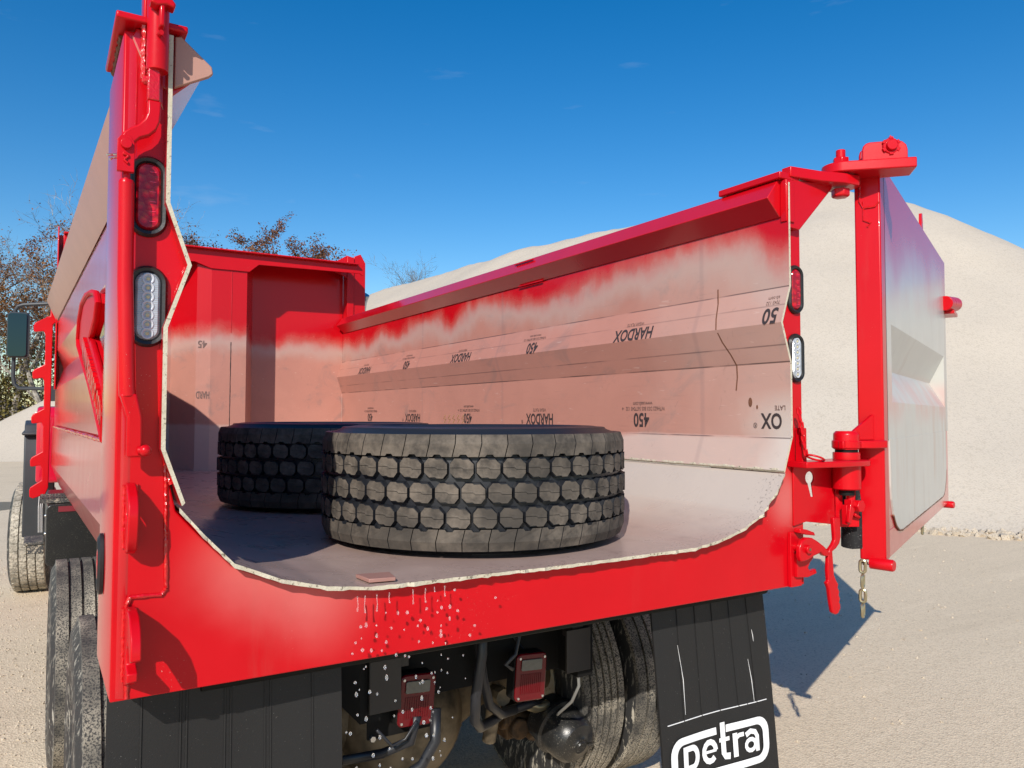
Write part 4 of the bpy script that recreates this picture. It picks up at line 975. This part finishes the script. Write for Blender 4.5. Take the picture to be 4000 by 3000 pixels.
# logo: ring broken by the t, and the word petra
def onflap(x, z):
    t = (1.14-z)/.92; a0 = .572+(.60-.572)*t; a1 = 1.168+(1.215-1.168)*t; s = (x-a0)/(a1-a0)
    return PR(s, t, wR(s, t)+.0035)
LX0, LX1, LZ1, LZ0 = .628, 1.150, .602, .428
o_ = rounded((LX0+LX1)/2, (LZ0+LZ1)/2, (LX1-LX0)/2, (LZ1-LZ0)/2, .060, 6); i_ = rounded((LX0+LX1)/2, (LZ0+LZ1)/2, (LX1-LX0)/2-.034, (LZ1-LZ0)/2-.027, .036, 6)
mb = MB(); ring = list(zip(o_, i_))
n = len(ring)
def skip(a, b):
    m = (a[0]+b[0])/2; return m > LX0+.252 and m < LX0+.302 and a[1] > .48
for k in range(n):
    (p, q), (p2, q2) = ring[k], ring[(k+1) % n]
    sub = 24 if abs(p2[0]-p[0]) > .1 else 1
    for s in range(sub):
        f0, f1 = s/sub, (s+1)/sub; L2 = lambda a, b, f: (a[0]+(b[0]-a[0])*f, a[1]+(b[1]-a[1])*f)
        quad = [L2(p, p2, f0), L2(p, p2, f1), L2(q, q2, f1), L2(q, q2, f0)]
        if skip(quad[0], quad[1]): continue
        mb.mesh([onflap(*v) for v in quad], [(0, 1, 2, 3)])
# letters drawn as strokes of flat strips (x height .13)
def strip(pts, w):
    P2 = [Vector(p) for p in pts]; L_, R_ = [], []
    for i, p in enumerate(P2):
        t = (P2[min(i+1, len(P2)-1)]-P2[max(i-1, 0)]).normalized(); nn = Vector((-t.y, t.x)); L_.append(p+nn*w/2); R_.append(p-nn*w/2)
    for i in range(len(P2)-1): mb.mesh([onflap(*v) for v in (L_[i], L_[i+1], R_[i+1], R_[i])], [(0, 1, 2, 3)])
def arc(cx, cz, rx, rz, a0, a1, n=12): return [(cx+rx*math.cos(R(a0+(a1-a0)*k/n)), cz+rz*math.sin(R(a0+(a1-a0)*k/n))) for k in range(n+1)]
zc, hh, w = .520, .035, .024
x = .706; strip([(x, zc+hh+.010), (x, .418)], w); strip([(x, zc+hh)]+arc(x+.036, zc, .026, hh, 90, -90)+[(x, zc-hh)], .021)          # p
x = .834; strip([(x-.022, zc), (x+.034, zc)], .010); strip(arc(x, zc, .031, hh, 0, 318), .021)               # e
x = .905; strip([(x, .614), (x, zc-.020), (x+.008, zc-hh+.003), (x+.032, zc-hh)], w); strip([(x-.020, zc+hh-.005), (x+.032, zc+hh-.005)], .015)   # t
x = .966; strip([(x, zc+hh+.008), (x, zc-hh-.010)], w); strip([(x+.008, zc+hh-.010), (x+.022, zc+hh-.003), (x+.046, zc+hh-.003)], .016)         # r
x = 1.052; strip(arc(x-.006, zc-.015, .025, .021, -20, 340), .016); strip([(x+.030, zc-hh-.010), (x+.030, zc+.012), (x+.020, zc+hh-.006), (x-.004, zc+hh+.001), (x-.030, zc+hh-.010)], .020)      # a
mb.build('logo', M['white'], fR)

# ---- chassis seen under the sill
mb = MB(); mb.prism([(-.47, 1.13), (-.47, .80), (-.40, .80), (-.40, 1.13)], 'y', .42, 7.4); mb.prism([(.40, 1.13), (.40, .80), (.47, .80), (.47, 1.13)], 'y', .42, 7.4)
mb.box(-.40, .40, .55, .62, .80, 1.1); mb.box(-.40, .40, 2.0, 2.1, .80, 1.1); mb.box(-.40, .40, 4.0, 4.1, .80, 1.1); mb.box(-1.05, 1.05, .30, 5.0, 1.255, 1.30); mb.tube([(-1.0, .17, 1.10), (1.15, .17, 1.10)], .022, 12)
for y in (1.0, 1.9, 2.8, 3.7, 4.6): mb.box(-1.05, 1.05, y, y+.08, 1.135, 1.254)
split(mb.build('chassis_beam', M['black'], T))
brk = plain('brown_black_steel', (.022, .018, .0155), .5)
for b in ((-.445, -.335, .40, .412, .83, 1.0), (.335, .445, .40, .412, .83, .99), (-.43, -.37, .413, .48, .96, 1.12), (-.34, -.30, .42, .48, .96, 1.12), (.37, .42, .413, .48, .95, 1.12)):
    mb = MB(); mb.box(*b); mb.build('bracket_plate', brk, T, bevel=.002)
mb = MB(); mb.box(-.42, -.18, .482, .494, .715, .80); mb.build('lamp_bracket', M['black'], T, bevel=.003)
def stop_lamp(cx, cz, tilt):
    root = empty('stop_lamp', (0, 0, 0), T); Ml = Matrix.Translation((cx, .43, cz)) @ Matrix.Rotation(R(tilt), 4, 'Y') @ Matrix.Diagonal((1.057, 1, 1.057, 1))
    mb = MB(); mb.prism(rounded(0, 0, .063, .082, .018, 5), 'y', 0, .05, Ml); mb.build('housing', M['black'], root, bevel=.003)
    mb = MB(); mb.prism(rounded(0, 0, .062, .081, .018, 5), 'y', -.014, -.001, Ml); mb.build('lens', M['lampred'], root, bevel=.005)
    mb = MB()
    for k in range(11): mb.box(-.042+.008*k, -.038+.008*k, -.0165, -.0145, -.055, .012, Ml)
    split(mb.build('lens_rib', M['lampred'], root))
    mb = MB(); mb.prism(rounded(-.002, .043, .042, .019, .005, 3), 'y', -.020, -.0145, Ml); mb.build('clear_window', M['lampclear'], root, bevel=.002)
    mb = MB()
    for q in ((-.05, .066), (.05, .066), (-.05, -.068), (.05, -.068)): mb.cyl(Ml @ Vector((q[0], -.018, q[1])), Ml @ Vector((q[0], -.014, q[1])), .0045, 10)
    split(mb.build('screw', M['bolt'], root))
stop_lamp(-.270, .842, 4); stop_lamp(.186, .840, 4)
mb = MB()
for p in ((-.200, .48, .745), (-.405, .48, .722)): mb.cyl(p, (p[0], p[1]-.012, p[2]), .010, 6)
split(mb.build('bracket_bolt', M['bolt'], T))
# rear axle: banjo cover, tubes, chambers, hoses
mb = MB(); prof2 = [(.0, -.24), (.10, -.235), (.19, -.20), (.255, -.13), (.275, -.06), (.30, -.05), (.305, .0), (.28, .02), (.26, .2), (.0, .25)]
Max = frame((-.02, 1.18, .50), (1, 0, 0), (0, 0, 1)); mb.lathe([(r, -h) for r, h in prof2], Max, 40, closed=False)
mb.tube([(.2, 1.2, .52), (.40, 1.22, .55), (.60, 1.25, .53), (1.0, 1.25, .53)], [.15, .10, .085, .085], 16); mb.tube([(-.2, 1.2, .52), (-.45, 1.22, .55), (-1.0, 1.25, .53)], [.15, .10, .085], 16)
ax = mb.build('rear_axle', M['axle'], T, smooth=True)
mb = MB()
for k in range(16):
    a = k*math.pi/8+.1; mb.cyl(Max @ Vector((.289*math.cos(a), .289*math.sin(a), .052)), Max @ Vector((.289*math.cos(a), .289*math.sin(a), .066)), .011, 6)
split(mb.build('cover_bolt', M['axle'], ax))
mb = MB(); mb.box(.42, .60, .98, 1.16, .36, .50); mb.cyl((.46, .97, .42), (.46, .92, .42), .045, 18); mb.tube([(.40, 1.0, .46), (.60, .98, .40), (.72, 1.0, .44)], [.05, .045, .04], 12); mb.cyl((.56, 1.0, .36), (.56, .94, .40), .04, 8)
mb.build('torque_rod_mount', M['rusty'], ax, bevel=.008)
def chamber(c, d, r, name):
    c = Vector(c); d = Vector(d).normalized(); Mc = Matrix.Translation(c) @ d.to_track_quat('Z', 'Y').to_matrix().to_4x4()
    mb = MB(); mb.lathe([(.0, .150), (.035, .150), (.038, .146), (.052, .140), (r*.78, .132), (r*.93, .112), (r, .07), (r, .015), (r*1.13, .008), (r*1.13, -.012), (r, -.02), (r*.96, -.09), (r*.5, -.13), (.0, -.13)], Mc, 36, closed=False)
    o = mb.build(name, M['blackgloss'], T, smooth=True)
    mb = MB(); mb.lathe([(.0, .158), (.020, .158), (.024, .152), (.034, .152), (.036, .146)], Mc, 20, closed=False); mb.tube([Mc @ Vector((.05, -.01, .147)), Mc @ Vector((.095, -.03, .128))], .005, 6); mb.build('cap', M['blackgloss'], o, smooth=True)
    return o
chamber((.600, .84, .435), (.10, -.80, -.22), .108, 'brake_chamber'); chamber((-.55, 1.0, .46), (-.25, -.75, -.1), .118, 'brake_chamber')
mb = MB()
mb.tube([(-.02, .42, 1.12), (-.03, .40, .96), (-.055, .40, .82), (-.035, .44, .72), (.03, .52, .655), (.12, .60, .63), (.24, .70, .61), (.42, .80, .575), (.58, .88, .52)], .019, 12)
mb.tube([(-.0, .50, 1.12), (.01, .5, .98), (.03, .50, .84), (.08, .54, .72), (.18, .62, .64), (.30, .72, .60)], .018, 12)
mb.tube([(-.20, .42, .80), (-.21, .40, .70), (-.25, .42, .62), (-.34, .46, .56), (-.44, .5, .53)], .019, 12); mb.tube([(-.27, .42, .79), (-.28, .44, .70), (-.36, .50, .655), (-.48, .55, .64)], .016, 12)
mb.tube([(.06, .38, 1.12), (.10, .36, 1.02), (.07, .34, .96), (.03, .34, .93), (.06, .34, .91)], .007, 8)
mb.tube([(-.42, .40, .78), (-.36, .42, .71), (-.31, .42, .72), (-.28, .40, .78)], .006, 6)
split(mb.build('air_hose', M['hose'], T, smooth=True))
mb = MB(); mb.tube([(.40, .42, .85), (.42, .44, .76), (.43, .5, .68), (.50, .70, .55)], .006, 8); mb.build('grey_pipe', plain('grey_pipe_paint', (.22, .22, .21), .5), T, smooth=True)

def under(name, mat, fn, bev=0., smooth=False):
    mb = MB(); fn(mb); return mb.build(name, M[mat], T, bevel=bev, smooth=smooth)
def f1(mb):
    for k in range(3): mb.tube([(-.30+.05*k, .70, 1.10), (-.28+.05*k, .66, .98-.03*k), (-.10+.05*k, .62, .90-.04*k), (.12, .64, .86-.04*k), (.34, .70, .90-.03*k), (.38, .72, 1.1)], .0085, 8)
split(under('air_line', 'hose', f1, smooth=True))
def f2(mb):
    for x in (-.30, .30): mb.box(x-.05, x+.05, .60, 1.9, .70, .78)
split(under('spring_beam', 'axle', f2, .01))
def f3(mb): mb.tube([(.30, .80, .78), (.25, .80, .60), (.25, .84, .45)], .03, 12); mb.cyl((.25, .80, .66), (.25, .72, .66), .035, 8)
under('shock_link', 'axle', f3, smooth=True)
def f4(mb): mb.tube([(-.52+.11*math.cos(a), .80, .36+.11*math.sin(a)) for a in [k*math.pi/12 for k in range(24)]], .014, 8, closed=True)
under('coiled_hose', 'hose', f4, smooth=True)
def f5(mb): mb.tube([(.06, .60, 1.06), (.17, .56, .99), (.22, .52, .90), (.16, .50, .865), (.13, .47, .90)], .006, 8)
under('lamp_cable', 'hose', f5, smooth=True)
def f6(mb): mb.tube([(.40, .80, .58), (.47, .82, .545), (.545, .85, .535)], .021, 14)
under('silver_hose_end', 'zinc', f6, smooth=True)
# ---- road wheels
def wheel(name, cx, cy, rad, width, outsgn, tyremat, groove=3, rim=True, sidemat=None, blocks=False, label=None, steer=0.):
    root = empty(name, (cx, cy, rad), T)
    if label: root['label'] = label
    root.rotation_euler = (0, 0, R(steer))
    Mw = Matrix.Rotation(R(90), 4, 'Y')
    hw = width/2; rt = rad
    pr = [(rad*.56, -hw*.72), (rad*.60, -hw*.86), (rad*.74, -hw*1.0), (rad*.90, -hw*.95), (rad*.965, -hw*.82)]
    tr = []
    edges = [-.80+1.6*k/(groove+1) for k in range(groove+2)]
    gw = .012
    for k in range(groove+1):
        a = edges[k]*hw+(gw/2 if k else 0); b = edges[k+1]*hw-(gw/2 if k < groove else 0)
        if k: tr.append((rt-.016, a+.002))
        tr += [(rt, a), (rt, b)]
        if k < groove: tr.append((rt-.016, b-.002))
    pr2 = pr+[(r, h) for r, h in tr]+[(r, -h) for r, h in pr[::-1]]
    mb = MB(); mb.lathe(pr2, Mw, 72, closed=False)
    n = len(pr2)
    sd_idx = len(pr)-1
    for i, f in enumerate(mb.bm.faces):
        j = i % (n-1); f.material_index = 0 if sd_idx-1 < j < n-len(pr) else 1
    ty = mb.build('tyre', [tyremat, sidemat or tyremat], root, smooth=True)
    if blocks:
        mb = MB(); N = 46
        for row, zc_ in enumerate((-.60, -.2, .2, .60)):
            for k in range(N):
                a = 2*math.pi*(k+.5*(row % 2))/N; da = 2*math.pi/N*.42; q = []
                for s, t in ((-.7, -1), (.7, -1), (1, -.5), (1, .5), (.7, 1), (-.7, 1), (-1, .5), (-1, -.5)):
                    q.append((a+da*s, (zc_+.17*t)*hw))
                T1 = [mb.bm.verts.new(Mw @ Vector((rt*1.012*math.cos(p), rt*1.012*math.sin(p), h))) for p, h in q]; B1 = [mb.bm.verts.new(Mw @ Vector((rt*.985*math.cos(p), rt*.985*math.sin(p), h))) for p, h in q]
                mb.face(T1)
                for i in range(8): mb.face((T1[i], T1[(i+1) % 8], B1[(i+1) % 8], B1[i]))
        mb.build('tread_blocks', tyremat, ty)
    if rim:
        mb = MB(); s = -outsgn if False else outsgn
        rp_ = [(rad*.56, hw*.80), (rad*.54, hw*.78), (rad*.52, hw*.55), (rad*.50, hw*.1), (rad*.36, -hw*.05), (rad*.30, hw*.0), (rad*.16, hw*.05), (rad*.15, hw*.5), (.0, hw*.5)]
        mb.lathe([(r, h*s) for r, h in rp_], Mw, 40, closed=False); mb.lathe([(r, -h*s*1.0) for r, h in rp_[:4]], Mw, 40, closed=False)
        mb.build('rim', M['rim'], root, smooth=True)
    return root
W_ = .275; RW = .525
for cy, xo in ((1.27, -1.262), (2.62, -1.315)):
    wheel('road_wheel', xo+W_/2, cy, RW, W_, -1, M['roadtyre'], 3, True, M['sidewall']); wheel('road_wheel', xo+W_/2+.315, cy, RW, W_, 1, M['roadtyre'], 3, True, M['sidewall'])
    wheel('road_wheel', 1.23-W_/2, cy, RW, W_, 1, M['roadtyre'], 3, True, M['sidewall']); wheel('road_wheel', 1.23-W_/2-.305, cy, RW, W_, -1, M['roadtyre'], 5, True, M['sidewall'])
wheel('front_wheel', -1.40, 7.45, .545, .36, -1, M['paletyre'], 3, True, M['sidewall'], True, 'front wheel caked in pale dust', -6)
wheel('front_wheel', 1.40, 7.45, .545, .36, 1, M['paletyre'], 3, True, M['sidewall'], True, None, -6)
# ---- cab, tank, steps, mirror
CB = empty('cab', (0, 0, 0), T)
mb = MB(); mb.prism([(5.62, .95), (5.62, 2.75), (5.75, 2.95), (6.7, 2.95), (7.15, 2.1), (8.6, 1.85), (8.75, .9)], 'x', -1.12, 1.12); mb.build('cab_shell', M['cabred'], CB, bevel=.05, seg=3)
mb = MB(); mb.prism([(6.42, 1.16), (6.42, 1.80), (6.50, 1.87), (6.9, 1.88), (6.95, 1.16)], 'x', -1.40, -1.125); mb.build('fender_panel', M['cabred'], CB, bevel=.03, seg=3)
mb = MB(); mb.prism([(6.80, .62), (6.74, 1.0), (6.72, 1.30), (6.76, 1.56), (6.86, 1.70), (7.2, 1.74), (7.9, 1.62), (7.9, 1.52), (7.2, 1.62), (6.95, 1.55), (6.86, 1.3), (6.88, .62)], 'x', -1.50, -1.24)
mb.box(-1.52, -1.24, 6.70, 7.9, 1.60, 1.63)
mb.build('mudguard', M['fender'], CB, bevel=.012)
mb = MB()
for x in (-1.36, -1.345, -1.33): mb.tube([(x, 6.735, 1.12), (x-.01, 6.735, .9), (x-.005, 6.79, .66)], .003, 4)
split(mb.build('water_streak', M['white'], CB))
mb = MB(); mb.box(-1.26, -1.17, 6.3, 6.4, 1.55, 1.72); mb.tube([(-1.24, 6.29, 1.58), (-1.24, 6.27, 1.64), (-1.20, 6.27, 1.66)], .008, 6); mb.build('grab_handle', M['fender'], CB, bevel=.008)
mb = MB(); mb.prism(rounded(-1.07, .915, .25, .225, .04, 5), 'y', 4.60, 5.9); tk = mb.build('battery_box', M['blackgloss'], T, bevel=.006)
mb = MB(); mb.box(-1.245, -.9, 4.594, 4.599, 1.085, 1.125); mb.build('reflective_strip', plain('dull_red_strip', (.20, .02, .03), .4), tk)
mb = MB()
for z in (1.06, .93): mb.ball((-1.322, 4.62, z), .012, 10)
split(mb.build('dome_bolt', M['bolt'], tk, smooth=True))
mb = MB()
for k in range(3): mb.box(-1.36, -1.16, 4.66+.16*k, 4.78+.16*k, 1.146, 1.176)
for k in range(40): mb.ball((-1.345+.018*(k % 10), 4.70+.16*(k//10 % 3), 1.178), .006, 5)
mb.build('grip_step', M['tread_plate'], tk)
mb = MB(); mb.box(-1.465, -1.325, 5.35, 5.75, .748, .772); mb.box(-1.44, -1.325, 5.36, 5.74, .675, .747); mb.build('step', M['tread_plate'], T, bevel=.004)
mb = MB()
for k in range(3): mb.cyl((-1.24, 3.9, .755-.042*k), (-1.10, 3.9, .760-.042*k), .019, 12)
split(mb.build('valve_fitting', M['copper'], T, smooth=True))
mb = MB(); MR = Matrix.Translation((-1.600, 7.6, 2.636)) @ Matrix.Rotation(R(-12), 4, 'Z')
mb.prism(rounded(0, 0, .098, .240, .035, 5), 'y', 0, .10, MR); mr = mb.build('mirror', M['fender'], CB, bevel=.02, seg=3)
mb = MB(); mb.prism(rounded(0, 0, .085, .226, .028, 5), 'y', -.006, -.001, MR); mb.build('mirror_glass', M['mirror'], mr)
mb = MB(); mb.tube([(-1.12, 7.5, 3.02), (-1.30, 7.58, 2.985), (-1.55, 7.68, 2.965), (-1.60, 7.70, 2.945), (-1.625, 7.70, 2.90), (-1.628, 7.70, 2.2), (-1.615, 7.70, 2.12), (-1.575, 7.69, 2.075), (-1.35, 7.62, 2.072), (-1.2, 7.5, 2.07)], .020, 10); mb.box(-1.32, -1.16, 7.42, 7.62, 1.94, 2.10)
mb.build('mirror_arm', M['fender'], mr, smooth=True)
mb = MB(); mb.tube([(1.455, 5.7, 1.2), (1.455, 5.7, 2.90), (1.462, 5.68, 2.99), (1.475, 5.64, 3.06)], .065, 20); mb.build('exhaust_stack', M['chrome'], T, smooth=True)

# ================================================================== loose tyres in the bed
FZ = 1.336
def loose_tyre(x, y, label, rot):
    root = empty('loose_tyre', (x, y, FZ)); root.rotation_euler = (0, 0, R(rot)); tag(root, label, 'tyre', 'loose tyres lying in the bed')
    zc = .213; RO = .588; N = 43
    up = [(.290, .150), (.300, .172), (.330, .186), (.362, .196), (.366, .201), (.372, .197), (.42, .207), (.425, .211), (.432, .207), (.470, .210), (.505, .205), (.512, .206), (.518, .199), (.548, .188), (.560, .178), (.566, .160)]
    inn = [(.553, .15), (.535, .175), (.48, .188), (.40, .182), (.31, .155), (.295, .145)]
    loop = [(r, zc+h) for r, h in up]+[(r, zc-h) for r, h in up[::-1]]+[(r, zc-h) for r, h in inn[::-1]]+[(r, zc+h) for r, h in inn]
    mb = MB(); mb.lathe(loop, None, 96); mb.build('casing', M['tyre'], root, smooth=True)
    mb = MB(); rn = random.Random(int(rot)+3)
    def block(ang, poly, r1, r0=.562, grow=1.10):
        c = (sum(p[0] for p in poly)/len(poly), sum(p[1] for p in poly)/len(poly))
        def pt(s, z, r): a = ang+s/RO; return (r*math.cos(a), r*math.sin(a), zc+z)
        Tt = [mb.bm.verts.new(pt(s, z, r1)) for s, z in poly]; Bb = [mb.bm.verts.new(pt(c[0]+(s-c[0])*grow, c[1]+(z-c[1])*grow, r0)) for s, z in poly]
        mb.mi = 0; mb.face(Tt); mb.mi = 1
        n = len(poly)
        for i in range(n): mb.face((Tt[i], Tt[(i+1) % n], Bb[(i+1) % n], Bb[i]))
    pitch = 2*math.pi*RO/N
    for row, z0 in enumerate((-.0795, 0, .0795)):
        if row: mb.build('block_row', [M['tread'], M['tyre']], root); mb = MB()
        for k in range(N):
            ang = 2*math.pi*(k+(.5 if row % 2 else 0)+row*.06)/N; hs_, hz = pitch*.440, .0322; c = .0165
            r1 = RO+rn.uniform(-.0008, .0008)+(.002 if row == 1 else 0); g = .0008
            up_ = [(-hs_, g+.002), (-hs_, hz-c), (-hs_+c*.8, hz), (-.004, hz), (.002, hz-.004), (hs_-c, hz-.003), (hs_, hz-c*1.1), (hs_, g-.004), (.006, g-.004), (0, g+.002)]
            dn_ = [(-hs_, -g+.002), (0, -g+.002), (.006, -g-.004), (hs_, -g-.004), (hs_, -hz+c), (hs_-c*.8, -hz), (.004, -hz), (-.002, -hz+.004), (-hs_+c, -hz+.003), (-hs_, -hz+c*1.1)]
            block(ang, [(a, b+z0) for a, b in up_], r1, grow=1.02); block(ang, [(a, b+z0) for a, b in dn_], r1, grow=1.02)
            # body of the block below the fine zigzag slit
            body = [(-hs_, -hz+c*1.1), (-hs_, hz-c), (-hs_+c*.8, hz), (hs_-c, hz), (hs_, hz-c*1.1), (hs_, -hz+c), (hs_-c*.8, -hz), (-hs_+c, -hz)]
            mb.mi = 1; block2 = body
            def pt(s, z, r): a = ang+s/RO; return (r*math.cos(a), r*math.sin(a), zc+z)
            Tt = [mb.bm.verts.new(pt(s, z+z0, r1-.004)) for s, z in body]; Bb = [mb.bm.verts.new(pt(s*1.10, z*1.12+z0, .562)) for s, z in body]
            mb.face(Tt)
            for i in range(8): mb.face((Tt[i], Tt[(i+1) % 8], Bb[(i+1) % 8], Bb[i]))
    for sg in (1, -1):
        mb.build('block_row' if sg > 0 else 'shoulder_rib', [M['tread'], M['tyre']], root); mb = MB()
        for k in range(N):
            ang = 2*math.pi*(k+.25*sg)/N; h = pitch*.482
            e = [(-h, .1165), (-h*.55, .1165), (-h*.40, .124), (h*.05, .124), (h*.2, .1165), (h, .1165)]
            poly = e+[(h+.010*sg, .158), (h+.010*sg, .188), (-h+.010*sg, .188), (-h+.010*sg, .158)]
            poly = [(s, z*sg) for s, z in poly]
            def rr(z): return RO-.002-.0*z if abs(z) < .17 else RO-.013
            def pt(s, z, r): a = ang+s/RO; return (r*math.cos(a), r*math.sin(a), zc+z)
            Tt = [mb.bm.verts.new(pt(s, z, rr(z))) for s, z in poly]; Bb = [mb.bm.verts.new(pt(s*1.0, z, .560 if abs(z) < .17 else .552)) for s, z in poly]
            mb.mi = 0; n = len(poly)
            mb.face([Tt[i] for i in (0, 1, 2, 3, 4, 5, 6, 9)]); mb.face([Tt[i] for i in (9, 6, 7, 8)]); mb.mi = 1
            for i in range(n): mb.face((Tt[i], Tt[(i+1) % n], Bb[(i+1) % n], Bb[i]))
    mb.build('shoulder_rib', [M['tread'], M['tyre']], root)
    return root
loose_tyre(.100, .700, 'black truck tyre lying flat nearest the open rear, tread in sunlight', 2)
loose_tyre(-.01, 2.10, 'second truck tyre lying in shade behind the first one', 17)
mb = MB(); mb.prism([(-.592, .034), (-.600, .118), (-.505, .100), (-.518, .022)], 'z', 1.338, 1.349); tag(mb.build('steel_plate', plain('rusty_offcut', (.33, .17, .14), .45, .2, 20), bevel=.002), 'small rust brown steel plate lying at the lip of the bed floor', 'steel plate')

# ================================================================== water dripping off the lip
n = NT('water'); mw = n.out((1, 1, 1), .02, spec=.6, Transmission_Weight=.9, IOR=1.33)
mb = MB(); rnd = random.Random(5)
for x0 in (-.640, -.618, -.585, -.548, -.478, -.440, -.412, -.380):
    L = rnd.uniform(.012, .055)
    z = 1.315; mb.tube([(x0, -.006, z), (x0+rnd.uniform(-.003, .003), -.008, z-L*.6), (x0, -.008, z-L)], [.0018, .0012, .0026], 7)
    z -= L
    k = 0
    while z > .25:
        k += 1; r = rnd.uniform(.0018, .0046); z -= rnd.uniform(.018, .034)*(1+k*.28)*.8
        x = x0+rnd.gauss(0, .006+.004*k*.5); mb.ball((x, -.010+rnd.gauss(0, .012), z), r, 8, (1, 1, rnd.uniform(1.1, 1.9)))
for _ in range(26):
    mb.ball((rnd.uniform(-.66, -.30), rnd.uniform(-.05, .02), rnd.uniform(.45, 1.29)), rnd.uniform(.0015, .004), 8, (1, 1, 1.4))
for p in ((-.215, 1.262), (-.285, 1.19), (-.30, 1.165), (-.35, 1.30), (-.34, 1.24)): mb.ball((p[0], -.01, p[1]), .004, 8)
tag(mb.build('water_drops', mw, smooth=True), 'water drops and trickles falling from the bed lip', 'water', kind='stuff')
